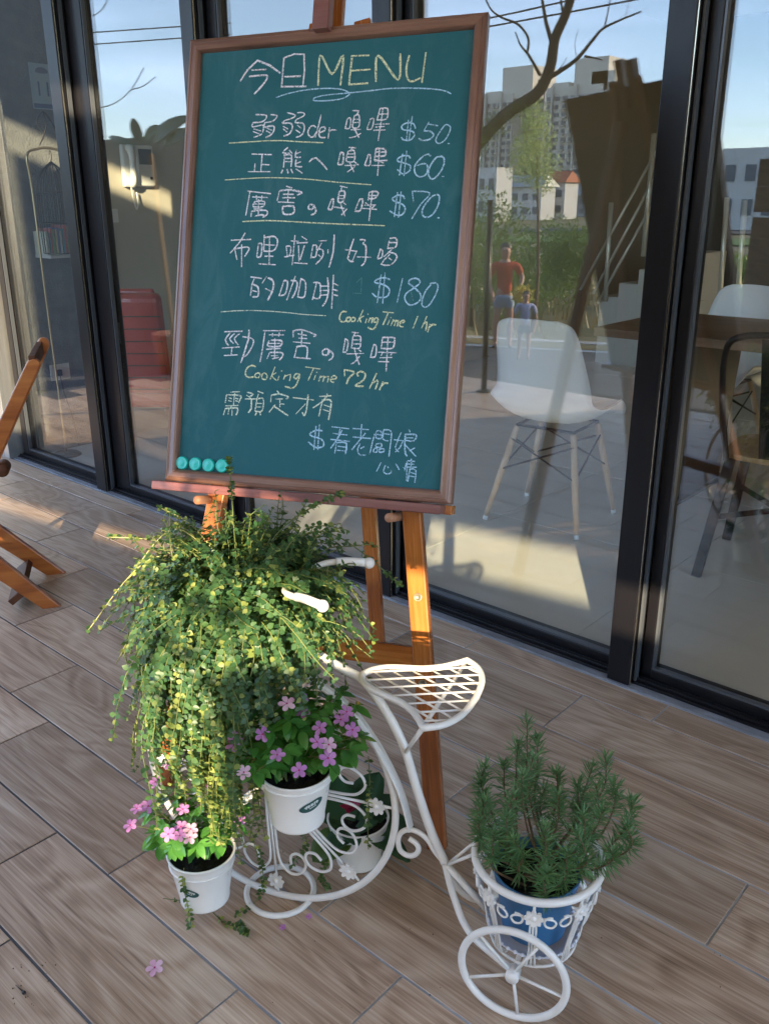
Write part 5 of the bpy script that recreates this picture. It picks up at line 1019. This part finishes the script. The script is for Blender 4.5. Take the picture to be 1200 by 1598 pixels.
# stairs with a pale railing at the back of the room
stx = empty('staircase', (-2.6, 4.6, 0), 'white indoor staircase with a slim pale railing at the back of the shop', 'staircase')
STW = mat('white_stair', (.62, .62, .60), .6); RLM = mat('pale_rail', (.66, .66, .60), .3, .4)
Ys = 4.6; q = [ony(x, y, Ys) for x, y in ((936, 462), (968, 462), (968, 424), (990, 424), (990, 384), (1012, 384), (1012, 345))]
x0 = q[0].x; z0 = q[0].z; sw_, sh_ = .16, .155
for k in range(4):
    MB().box((x0+k*sw_, Ys, 0), (x0+(k+1)*sw_-.001, Ys+.9, max(.05, z0+k*sh_*.72))).build('step', STW, stx)
def rl(a, b, r=.012): return MB().tube([ony(*a, Ys-.03), ony(*b, Ys-.03)], r, 8).build('rail', RLM, stx)
rl((1016, 250), (905, 452)); rl((1013, 293), (925, 458)); rl((1008, 336), (932, 473)); rl((1060, 172), (1016, 250)); rl((1055, 215), (1013, 293)); rl((1050, 260), (1008, 336))
for a, b in (((953, 316), (944, 470)), ((1020, 208), (1003, 400)), ((1134, 308), (1122, 470)), ((1162, 312), (1150, 470))): MB().tube([ony(*a, Ys-.03), ony(*b, Ys-.03)], .019, 10).build('newel_post', RLM, stx)

m = MB(); und = empty('added_low_shrub', FM(-.05)+Vector((.1, -.22, 0)), 'low loose shrub added behind the fence slot to dapple the sun', 'shrub')  # unseen foliage added to dapple sunlight through the fence slot
for _ in range(330):
    p = FM(rnd.uniform(-.62, .15))+Vector((.06, rnd.uniform(-.32, -.08), rnd.uniform(.05, .78))); leaf(m, p, rv(1)+UZ*.3, UZ*.3+rv(1), rnd.uniform(.04, .07), .032, .2, 0, 1)
m.build('foliage', VINE_L, und, kind='stuff'); MB().tube([und.location, und.location+UZ*.6], [.015, .006], 7).build('stem', STEMW, und)
gapb = empty('added_box_shrub', FM(.16)+Vector((.12, -.30, 0)), 'leafy shrub in a square planter added at the fence gap to dapple the sun', 'shrub')  # unseen shrub added to break up sunlight through the fence gap
gq = gapb.location; MB().box((gq.x-.16, gq.y-.16, 0), (gq.x+.16, gq.y+.16, .42)).build('planter', MATS['riser_concrete'], gapb, bevel=.01)
MB().tube([gq+Vector((0, 0, .4)), gq+Vector((.02, 0, 1.0)), gq+Vector((0, .02, 1.5))], [.02, .014, .006], 8).build('stem', STEMW, gapb)
m = MB()
for _ in range(520):
    p = gq+Vector((rnd.uniform(-.34, .34), rnd.uniform(-.22, .22), rnd.uniform(.75, 1.82)))
    leaf(m, p, rv(1)+UZ*.3, UZ*.3+rv(1), rnd.uniform(.045, .08), .034, .2, 0, 1)
m.build('foliage', VINE_L, gapb, kind='stuff')

# ================================================================== THE YARD IN FRONT OF THE SHOP (seen mirrored in the glass)
GZ = -1.05
m = MB(); m.box((-900, -900, GZ-.5), (500, 200, GZ-.02)); m.build('ground', mat('dry_grass_ground', (.085, .085, .030), .95, noise=((.35, .35, .35), .42, (.19, .155, .075)), bump=(6, .6)), kind='structure')
def sheet(name, poly, z, mt, kind='structure'):
    m = MB(); n = len(poly); m.add([(x, y, z) for x, y in poly], [tuple(range(n))], False); m.add([(x, y, z-.012) for x, y in poly], [tuple(range(n))[::-1]], False); m.add([(x, y, z-.012*k) for k in (0, 1) for x, y in poly], [(i, (i+1) % n, n+(i+1) % n, n+i) for i in range(n)], False); return m.build(name, mt, kind=kind)
ASPH = mat('asphalt', (.045, .047, .052), .85, noise=((.6, .6, .6), .4, (.075, .077, .082)), bump=(40, .4))
L1 = mp_z(735, 537, GZ); L2 = mp_z(900, 546, GZ); rd = (L2-L1); rd.z = 0; rd.normalize(); rn_ = Vector((-rd.y, rd.x, 0)); 
if rn_.y < 0: rn_ = -rn_
def strip(a, b, z, name, mt): 
    c = Vector((L1.x, L1.y, 0)); P = [c+rd*s*60+rn_*o for s, o in ((-1, a), (1, a), (1, b), (-1, b))]; return sheet(name, [(p.x, p.y) for p in P], z, mt)
strip(-.05, 5.6, GZ-.004, 'road', ASPH)
strip(-.02, .13, GZ, 'road_line', mat('road_paint', (.62, .62, .58), .7))
strip(-.30, -.06, GZ+.10, 'kerb', mat('kerb_concrete', (.32, .31, .29), .8))
strip(-44, -36, GZ+.05, 'far_field', mat('green_field', (.055, .13, .02), .95, noise=((.5, .5, .5), .45, (.10, .18, .04))))
strip(-60, -52, GZ+.05, 'far_road', ASPH)
# shrubs and long grass of the verge
SHR = leafmat('shrub_leaf', (.035, .085, .018), (.10, .17, .035), (.2, .34, .04), .3); SHY = leafmat('bright_young_leaf', (.22, .30, .10), (.42, .50, .22), (.55, .65, .25), .4); DRYG = leafmat('dry_grass', (.15, .115, .045), (.34, .24, .11), (.3, .25, .1), .3)
def clump(m, c, rx, ry, rz, n, sz):
    for _ in range(n):
        while True:
            q = rv(1)
            if .2 < q.length < 1: break
        p = c+Vector((q.x*rx, q.y*ry, q.z*rz)); leaf(m, p, rv(1)+UZ*.3, UZ+rv(.8), sz*rnd.uniform(.6, 1.3), sz*.45, .2, 0, 1)
m = MB()
for i in range(2600):
    s_ = rnd.uniform(-12, 16); o_ = -rnd.uniform(.35, 22)**1; c = Vector((L1.x, L1.y, 0))+rd*s_+rn_*o_; c.z = GZ-.02
    for _ in range(3):
        a = rnd.uniform(0, 6.28); h = rnd.uniform(.15, .45)*(1 if rnd.random() < .9 else 1.6); d = Vector((math.cos(a)*.3, math.sin(a)*.3, 1)); s = Vector((-math.sin(a), math.cos(a), 0))*.02; m.add([c-s, c+s, c+d*h], [(0, 1, 2)], False); c = c+rv(.12); c.z = GZ-.02
m.build('long_grass', DRYG, kind='stuff')
def shrub(px, py, base_y, Y, w_, h_, mt, n, label, sz=.10):
    b = mp_y(px, base_y, Y); b.z = GZ-.02; t = mp_y(px, py, Y); r = empty('shrub', b, label, 'shrub', 'shrubs on the verge across the road'); m = MB()
    hh = t.z-b.z
    for _ in range(9): clump(m, b+Vector((rnd.uniform(-.5, .5)*w_, rnd.uniform(-.4, .4)*w_, hh*rnd.uniform(.2, .85))), w_*.38, w_*.35, hh*.24, n//2, sz*.95)
    m.build('foliage', mt, r, kind='stuff'); MB().tube([b, b+UZ*hh*.7], [.05, .02], 7).build('stem', STEMW, r); return r
shrub(775, 300, 520, -13.5, 1.6, 0, SHR, 900, 'dark green shrub mirrored beside the board frame')
shrub(822, 345, 500, -15, 1.9, 0, SHR, 900, 'broad green shrub mirrored left of the red shirted person')
shrub(850, 385, 480, -17, 1.8, 0, SHR, 800, 'low rounded shrub mirrored above the white chair')
shrub(735, 330, 520, -12, 1.6, 0, SHR, 800, 'shrub mirrored partly behind the board frame')
shrub(1180, 395, 480, -18, 2.2, 0, SHR, 800, 'shrub mirrored in the rightmost pane')
# young tree with sunlit pale leaves
yt = mp_y(835, 430, -12); yt.z = GZ-.02; ytr = empty('young_tree', yt, 'slim young tree with bright yellow green leaves mirrored in the glass', 'tree')
tt = mp_y(838, 165, -12); MB().tube(spline([yt, yt+UZ*1.2+Vector((.05, 0, 0)), Vector((tt.x, tt.y, tt.z-.3))], 5), [.05-.004*i for i in range(11)], 8).build('trunk', STEMW, ytr)
m = MB()
for px, py in ((835, 190), (825, 215), (845, 215), (818, 240), (840, 245), (855, 260), (830, 270), (812, 265), (845, 285), (825, 235), (836, 180)): clump(m, mp_y(px, py, -12+rnd.uniform(-.5, .5)), .26, .30, .26, 330, .06)
m.build('crown', SHY, ytr, kind='stuff')
# bare leaning tree
BARK = mat('dark_bark', (.014, .012, .010), .9, bump=(30, .8))
tr = empty('bare_tree', mp_y(690, 330, -6.2), 'dark leaning tree with bare branches mirrored against the sky', 'tree')
def limb(pp, r0, r1, Y=-6.2, name='branch'):
    r0 *= .7; r1 *= .6
    P = spline([mp_y(x, y, Y+dy) for x, y, dy in pp], 6); n = len(P); return MB().tube(P, [r0+(r1-r0)*i/(n-1) for i in range(n)], 9).build(name, BARK, tr)
b0 = mp_y(560, 420, -6.2); b0.z = GZ; P = spline([b0, mp_y(640, 360, -6.2), mp_y(700, 285, -6.2), mp_y(745, 225, -6.2), mp_y(790, 178, -6.2), mp_y(838, 145, -6.2), mp_y(858, 105, -6.2), mp_y(866, 60, -6.2), mp_y(885, 15, -6.2), mp_y(905, -60, -6.2), mp_y(915, -160, -6.2)], 6)
n = len(P); MB().tube(P, [.085-.052*i/(n-1) for i in range(n)], 12).build('trunk', BARK, tr)
limb(((842, 128, 0), (870, 113, .1), (900, 92, .2), (925, 62, .3), (945, 42, .3), (1000, 18, .35)), .038, .012)
limb(((862, 70, 0), (852, 35, -.1), (846, 0, -.1), (835, -60, 0)), .034, .018); limb(((843, 118, 0), (826, 88, .1), (812, 70, .1), (804, 50, .1)), .026, .008)
limb(((822, 84, .1), (824, 60, .1), (808, 38, .1), (780, 26, .1), (762, 8, .1), (745, -40, .1)), .020, .012); limb(((943, 42, .3), (948, 20, .3), (955, -20, .4)), .012, .006); limb(((912, 88, .2), (925, 90, .2), (940, 94, .2)), .018, .008)
limb(((880, 30, 0), (876, 8, 0), (872, -30, 0)), .022, .012); limb(((900, 92, .2), (897, 70, .2), (902, 45, .2)), .006, .003); limb(((975, 28, .35), (980, 8, .35), (985, -15, .35)), .005, .003); limb(((870, 110, 0), (880, 98, 0), (884, 88, 0)), .008, .004)
m = MB()
for px, py in ((748, 232), (762, 215), (780, 200), (800, 178), (740, 250), (728, 262), (815, 166), (755, 205), (770, 188)): clump(m, mp_y(px, py, -6.15), .10, .10, .09, 90, .035)
m.build('moss_and_ivy', SHR, tr, kind='stuff')
# leafless twig and wires seen in the left pane
tw = empty('twig', mp_y(150, 170, -4.5), 'thin bare twig crossing the sky in the left pane', 'branch'); 
for pp in (((140, 172, 0), (178, 162, 0), (205, 140, 0), (225, 106, 0)), ((205, 140, 0), (225, 134, 0), (243, 120, 0)), ((145, 25, 0), (160, 15, 0), (172, -8, 0))):
    MB().tube(spline([mp_y(x, y, -4.5) for x, y, z in pp], 5), .006, 6).build('shoot', BARK, tw)
CABLE = mat('black_cable', (.02, .02, .022), .6)
for (a, b), lb in zip((((-60, 63), (360, 36)), ((-60, 82), (360, 54)), ((650, 52), (1000, -25)), ((650, 62), (1300, -60))), ('upper overhead cable mirrored in the left pane', 'lower overhead cable mirrored in the left pane', 'overhead cable mirrored just above the board', 'second overhead cable mirrored behind the tree')):
    pa, pb = mp_y(*a, -25), mp_y(*b, -25); tag(MB().tube([pa, (pa+pb)/2-UZ*.03, pb], .028, 6).build('overhead_cable', CABLE), lb, 'cable', 'overhead cables')
# big dark leaves mirrored above the intercom
bl = empty('rubber_plant', mp_y(250, 230, -1.9), 'large dark leaved plant beside the tall garden wall', 'plant'); bl.location.z = 0
vio_keep = vio; vio = bl
PL = MB(); PL.tube([Vector((bl.location.x, bl.location.y, .0)), mp_y(235, 240, -1.9)], .02, 8); PL.build('stem', STEMW, bl)
MB().lathe([(.0005, .0), (.14, 0), (.18, .30), (.165, .30), (.0005, .27)], (bl.location.x, bl.location.y, .001), 28).build('planter', mat('terracotta', (.26, .10, .05), .8), bl)
RUB = leafmat('rubber_leaf', (.018, .055, .020), (.03, .08, .025), (.06, .2, .02), .2, .3)
for bx, by, tx, ty, W_ in ((222, 222, 207, 184, .085), (228, 222, 250, 196, .09), (240, 222, 300, 182, .11), (215, 228, 170, 214, .05), (255, 224, 320, 205, .10)):
    big_leaf(mp_y(bx, by, -1.9), mp_y(tx, ty, -1.9), W_, RUB, nr=Vector((.5, 1, .3)))
vio = vio_keep
# dark lamp post
pb_ = mp_z(755, 611, 0); pt_ = Vector((pb_.x, pb_.y, 2.2))
pe = empty('dark_post', (pb_.x, pb_.y, .0), 'dark metal post at the edge of the deck mirrored beside the person', 'post')
MB().tube([Vector((pb_.x, pb_.y, .0)), Vector((pb_.x, pb_.y, mp_y(748, 312, pb_.y).z))], .019, 12).build('shaft', BLKM, pe); MB().lathe([(.0005, .012), (.05, .010), (.055, 0), (.0005, 0)], (pb_.x, pb_.y, .001), 20).build('base_plate', BLKM, pe)
# far apartment towers
AW = mat('apartment_concrete', (.66, .61, .53), .8, noise=((.2, .2, .2), .4, (.72, .67, .58))); AW2 = mat('apartment_grey_wall', (.42, .43, .45), .8); AWIN = mat('apartment_window', (.10, .12, .15), .3); AL = mat('pale_gable', (.58, .54, .47), .8)
Yt = -200.0
def tower(name, pxs, ytop, ybot, Y, label, cols, rows, mt, dep=16, gable=None, caps=()):
    a = mp_y(pxs[0], ytop, Y); b = mp_y(pxs[1], ytop, Y); zt_ = a.z; x0, x1 = min(a.x, b.x), max(a.x, b.x); r = empty(name, ((x0+x1)/2, Y, GZ), label, 'building', 'apartment towers on the skyline')
    MB().box((x0, Y-dep, GZ-.1), (x1, Y, zt_)).build('wall', mt, r)
    m = MB(); m2 = MB(); cw = (x1-x0)/cols; z0 = GZ+4; rh = (zt_-1.5-z0)/rows
    for i in range(cols):
        for j in range(rows):
            xx = x0+cw*(i+.24); ww = cw*rnd.choice((.44, .58, .58)); zz = z0+rh*j; m.box((xx, Y+.02, zz+rh*.25), (xx+ww, Y+.25, zz+rh*.72)); 
            if i % 3 != 1: m2.box((xx-cw*.06, Y+.02, zz+rh*.05), (xx+ww+cw*.06, Y+1.1, zz+rh*.20))
    m.build('windows', AWIN, r, kind='stuff'); m2.build('balconies', AL, r, kind='stuff')
    m = MB()
    for i in range(1, cols, 3): m.box((x0+cw*i-.25, Y+.03, GZ), (x0+cw*i+.25, Y+.9, zt_+.3))
    m.build('piers', AL, r, kind='stuff')
    for c0, c1, yt_, yb_ in caps:
        p = mp_y(c0, yt_, Y); q_ = mp_y(c1, yb_, Y); MB().box((p.x, Y-dep*.7, q_.z-.2), (q_.x, Y-.5, p.z)).build('roof_tower', mt, r)
    r['kind'] = 'thing'
    return r
tower('apartment_tower', (752, 800), 150, 330, Yt, 'left apartment tower with a square roof block mirrored behind the tree', 6, 12, AW, caps=((783, 828, 106, 150), (756, 778, 144, 152)))
tower('apartment_tower', (802, 850), 146, 330, Yt-6, 'middle grey apartment slab between the two roof towers', 5, 12, AW2)
tower('apartment_tower', (852, 940), 138, 335, Yt+3, 'right apartment tower with stepped roof blocks mirrored beside the board reflection', 7, 12, AW, caps=((896, 945, 92, 138), (922, 956, 112, 138), (860, 885, 130, 140)))
g1 = mp_y(945, 152, Yt+4)
MB2 = MB().box((mp_y(925, 152, Yt+4).x, Yt-10, GZ), (mp_y(962, 152, Yt+4).x, Yt+4, mp_y(925, 152, Yt+4).z)); tag(MB2.build('gable_block', AL), 'pale windowless gable end of the right apartment tower', 'building', 'apartment towers on the skyline')
def house(pxs, yt_, yb_, Y, mt, label, roof=None, win=3):
    a = mp_y(pxs[0], yt_, Y); b = mp_y(pxs[1], yt_, Y); r = empty('house', ((a.x+b.x)/2, Y, GZ), label, 'building'); MB().box((a.x, Y-3, GZ-.1), (b.x, Y, a.z)).build('wall', mt, r)
    w_ = (b.x-a.x)/win
    for i in range(win):
        for j in range(2):
            zz = GZ+(a.z-GZ)*(.18+.42*j); f = MB().box((a.x+w_*(i+.25), Y+.01, zz), (a.x+w_*(i+.75), Y+.08, zz+(a.z-GZ)*.2)).build('window', AWIN, r)
    if roof: m = MB(); m.add([(a.x-.3, Y+.5, a.z), (b.x+.3, Y+.5, a.z), (b.x+.3, Y-3.5, a.z), (a.x-.3, Y-3.5, a.z), (a.x, Y-1.5, a.z+1.3), (b.x, Y-1.5, a.z+1.3)], [(0, 1, 5, 4), (2, 3, 4, 5), (1, 2, 5), (3, 0, 4), (3, 2, 1, 0)], False); m.build('roof', roof, r)
    return r
WHB = mat('white_render', (.62, .61, .58), .8); ORR = mat('orange_roof', (.42, .13, .06), .8); GRR = mat('grey_tin_roof', (.28, .31, .32), .5)
house((780, 845), 292, 330, -90, WHB, 'low white house with grey tin roof at the foot of the towers', GRR, 4)
house((846, 882), 285, 330, -95, WHB, 'white house with an orange roof at the foot of the towers', ORR, 2)
house((745, 775), 262, 335, -80, WHB, 'narrow white house mirrored beside the board frame', None, 2)
house((882, 935), 305, 335, -110, mat('grey_house', (.34, .33, .32), .8), 'grey row house at the foot of the right tower', GRR, 5)
house((1128, 1260), 232, 372, -70, WHB, 'modern white house mirrored in the rightmost pane', None, 4)
house((1098, 1127), 235, 372, -72, AW2, 'grey wing of the modern white house', None, 2)
# low hills at the horizon
m = MB(); hp = []
for i in range(60):
    x = -420+i*11; hp.append((x, -300, 8+6*math.sin(i*.5)+4*math.sin(i*1.3+1)+3*math.sin(i*2.9)))
v = [(x, y, GZ-1) for x, y, z in hp]+[(x, y-30, z) for x, y, z in hp]+[(x, y-160, GZ-1) for x, y, z in hp]; n = 60
m.add(v, [(i, i+1, n+i+1, n+i) for i in range(n-1)]+[(n+i, n+i+1, 2*n+i+1, 2*n+i) for i in range(n-1)], True); m.build('hills', mat('hill_green', (.035, .055, .035), .95), kind='structure')

# ---- people
SKIN = mat('skin', (.46, .25, .17), .55); HAIR = mat('dark_hair', (.018, .012, .010), .5)
def skinned(name, J, bones, mt, parent, sub=2, root=0):
    me = bpy.data.meshes.new(name); org = Vector(parent.location); me.from_pydata([Vector(p)-org for p, r in J], bones, []); o = bpy.data.objects.new(name, me); col.objects.link(o); o.parent = parent
    sk = o.modifiers.new('skin', 'SKIN'); sk.use_smooth_shade = True
    for i, (p, r) in enumerate(J):
        r = r if isinstance(r, tuple) else (r, r); me.skin_vertices[0].data[i].radius = r; me.skin_vertices[0].data[i].use_root = (i == root)
    s = o.modifiers.new('sub', 'SUBSURF'); s.levels = sub; s.render_levels = sub; me.materials.append(mt); return o
def person(foot_, H, face, label, shirt, shorts, arms, hairlen, sleeve=True):
    """foot_: point on the ground between the feet; face: direction of the gaze; arms: hand offsets (right, forward, up) in units of H"""
    F = Vector((face.x, face.y, 0)).normalized(); S = Vector((F.y, -F.x, 0)); r = empty('person', foot_, label, 'person')
    def q(s, f, u): return foot_+S*(s*H)+F*(f*H)+UZ*(u*H)
    J = [(q(0, 0, .50), (.078*H, .060*H)), (q(0, 0, .60), (.066*H, .05*H)), (q(0, .005, .70), (.072*H, .054*H)), (q(0, 0, .79), (.070*H, .045*H)), (q(0, 0, .845), .032*H), (q(0, .01, .885), (.046*H, .046*H)), (q(0, .012, .930), (.054*H, .056*H)), (q(0, .006, .962), (.044*H, .046*H))]
    bones = [(0, 1), (1, 2), (2, 3), (3, 4), (4, 5), (5, 6), (6, 7)]
    for sg in (-1, 1):
        n0 = len(J); J += [(q(.055*sg, 0, .46), .050*H), (q(.065*sg, .012, .28), .033*H), (q(.068*sg, .0, .16), .029*H), (q(.070*sg, -.005, .035), .019*H), (q(.078*sg, .055, .018), .018*H)]
        bones += [(0, n0), (n0, n0+1), (n0+1, n0+2), (n0+2, n0+3), (n0+3, n0+4)]
        hx, hf, hu = arms[0 if sg < 0 else 1]; n1 = len(J); el = ((.125*sg+hx)/2+.035*sg, hf*.25-.02, (.80+hu)/2-.015)
        J += [(q(.115*sg, 0, .785), .030*H), (q(*el), .023*H), (q(hx, hf, hu), .017*H), (q(hx*.97, hf+.035, hu-.03), .016*H)]
        bones += [(3, n1), (n1, n1+1), (n1+1, n1+2), (n1+2, n1+3)]
    skinned('body', J, bones, SKIN, r)
    for sg in (-1, 1):       # fingers
        hx, hf, hu = arms[0 if sg < 0 else 1]; m = MB(); h0 = q(hx*.97, hf+.035, hu-.03)
        for k in range(4): d = (F*1.0-UZ*.6+S*(.28*(k-1.5))).normalized(); m.tube([h0, h0+d*.030*H, h0+(d-UZ*.5).normalized()*(.046-.004*abs(k-1.5))*H], [.0058*H, .005*H, .0035*H], 6)
        m.tube([h0-F*.01*H, h0+(F-S*sg*.9).normalized()*.03*H], [.006*H, .004*H], 6); m.build('hand_fingers', SKIN, r)
    JS = [(q(0, 0, .475), (.092*H, .074*H)), (q(0, 0, .60), (.080*H, .062*H)), (q(0, .005, .70), (.084*H, .064*H)), (q(0, 0, .785), (.078*H, .052*H))]; bs = [(0, 1), (1, 2), (2, 3)]
    for sg in (-1, 1):
        hx, hf, hu = arms[0 if sg < 0 else 1]; e_ = q((.125*sg+hx)/2+.035*sg, hf*.25-.02, (.80+hu)/2-.015); sh = q(.115*sg, 0, .785); n1 = len(JS); JS += [(sh, .043*H), (sh.lerp(e_, .72 if sleeve else .35), .040*H)]; bs += [(3, n1), (n1, n1+1)]
    skinned('shirt', JS, bs, shirt, r)
    JP = [(q(0, 0, .53), (.082*H, .064*H)), (q(0, 0, .475), (.086*H, .068*H))]; bs = [(0, 1)]
    for sg in (-1, 1): n1 = len(JP); JP += [(q(.056*sg, 0, .445), .060*H), (q(.064*sg, .006, .36), .055*H)]; bs += [(1, n1), (n1, n1+1)]
    skinned('shorts', JP, bs, shorts, r)
    m = MB(); m.ball(q(0, -.022, .950), .062*H, 16, 10, (.96, .96, .90)); 
    if hairlen: m.ball(q(0, -.035, .90), .042*H, 12, 8, (1, .8, 1.4))
    m.build('hair', HAIR, r)
    m = MB()
    for sg in (-1, 1): m.ball(q(.018*sg, .061, .932), .0062*H, 8, 6)
    m.build('eyes', HAIR, r); m = MB(); m.add([q(-.006, .060, .925), q(.006, .060, .925), q(0, .076, .912), q(0, .060, .935)], [(0, 1, 2), (1, 3, 2), (3, 0, 2)], False); m.build('nose', SKIN, r)
    m = MB(); m.box((-.012*H, -.003*H, -.003*H), (.012*H, .003*H, .003*H), frame(q(0, .058, .897), S, F, UZ)); m.build('mouth', mat('lips', (.35, .10, .09), .5), r)
    m = MB()
    for sg in (-1, 1): m.tube([q(.078*sg, -.03, .008), q(.082*sg, .075, .008)], .022*H*.8, 8)
    m.build('sandals', mat('sandal', (.08, .05, .04), .7), r); return r
fp_ = mp_z(783, 541, GZ); face_ = (Vector((-1.5, 0, 0))-fp_)
REDC = mat('rust_red_knit', (.46, .075, .030), .85, bump=(200, .2)); DEN = mat('pale_denim', (.28, .34, .42), .9, bump=(300, .2))
pr_ = person(fp_, 1.66, face_, 'person in a rust red top and pale denim shorts mirrored in the glass', REDC, DEN, ((-.11, .13, .52), (.15, .12, .58)), True)
fc_ = mp_z(816, 560, GZ); person(fc_, 1.02, face_, 'small child in lilac shirt and dark shorts mirrored beside the red shirted person', mat('lilac_shirt', (.42, .42, .55), .85), mat('navy_shorts', (.035, .04, .07), .85), ((-.14, .02, .44), (.14, .02, .44)), False)
# walls that close the mirrored view on the left
nb = mp_y(128, 300, -4.4); tag(MB().box((-15, -4.7, GZ), (nb.x, -4.4, 5.2)).build('neighbour_wall', mat('dark_slate_cladding', (.045, .047, .05), .7, noise=((3, 3, 9), .4, (.065, .067, .07)), bump=(20, .3))), 'tall dark clad wall of the neighbouring building mirrored in the leftmost pane', 'wall')
ga = mp_y(118, 222, -4.2); gb_ = mp_y(470, 262, -4.2)
tag(MB().box((ga.x, -4.38, GZ), (gb_.x, -4.2, ga.z)).build('yard_wall', mat('brown_yard_wall', (.075, .070, .058), .9, noise=((2, 2, 6), .4, (.11, .10, .085)), bump=(12, .5))), 'low brown yard wall mirrored below the sky in the left panes', 'wall')

m = MB(); YEL = leafmat('golden_leaf', (.45, .34, .04), (.70, .55, .10), (.6, .5, .1), .3)
bq = mp_y(815, 461, fp_.y+.35); clump(m, bq, .17, .15, .12, 150, .10); bqo = m.build('golden_sprays', YEL, kind='stuff'); tag(bqo, 'armful of golden leaves held between the person and the child', 'leaves'); bqo['kind'] = 'thing'
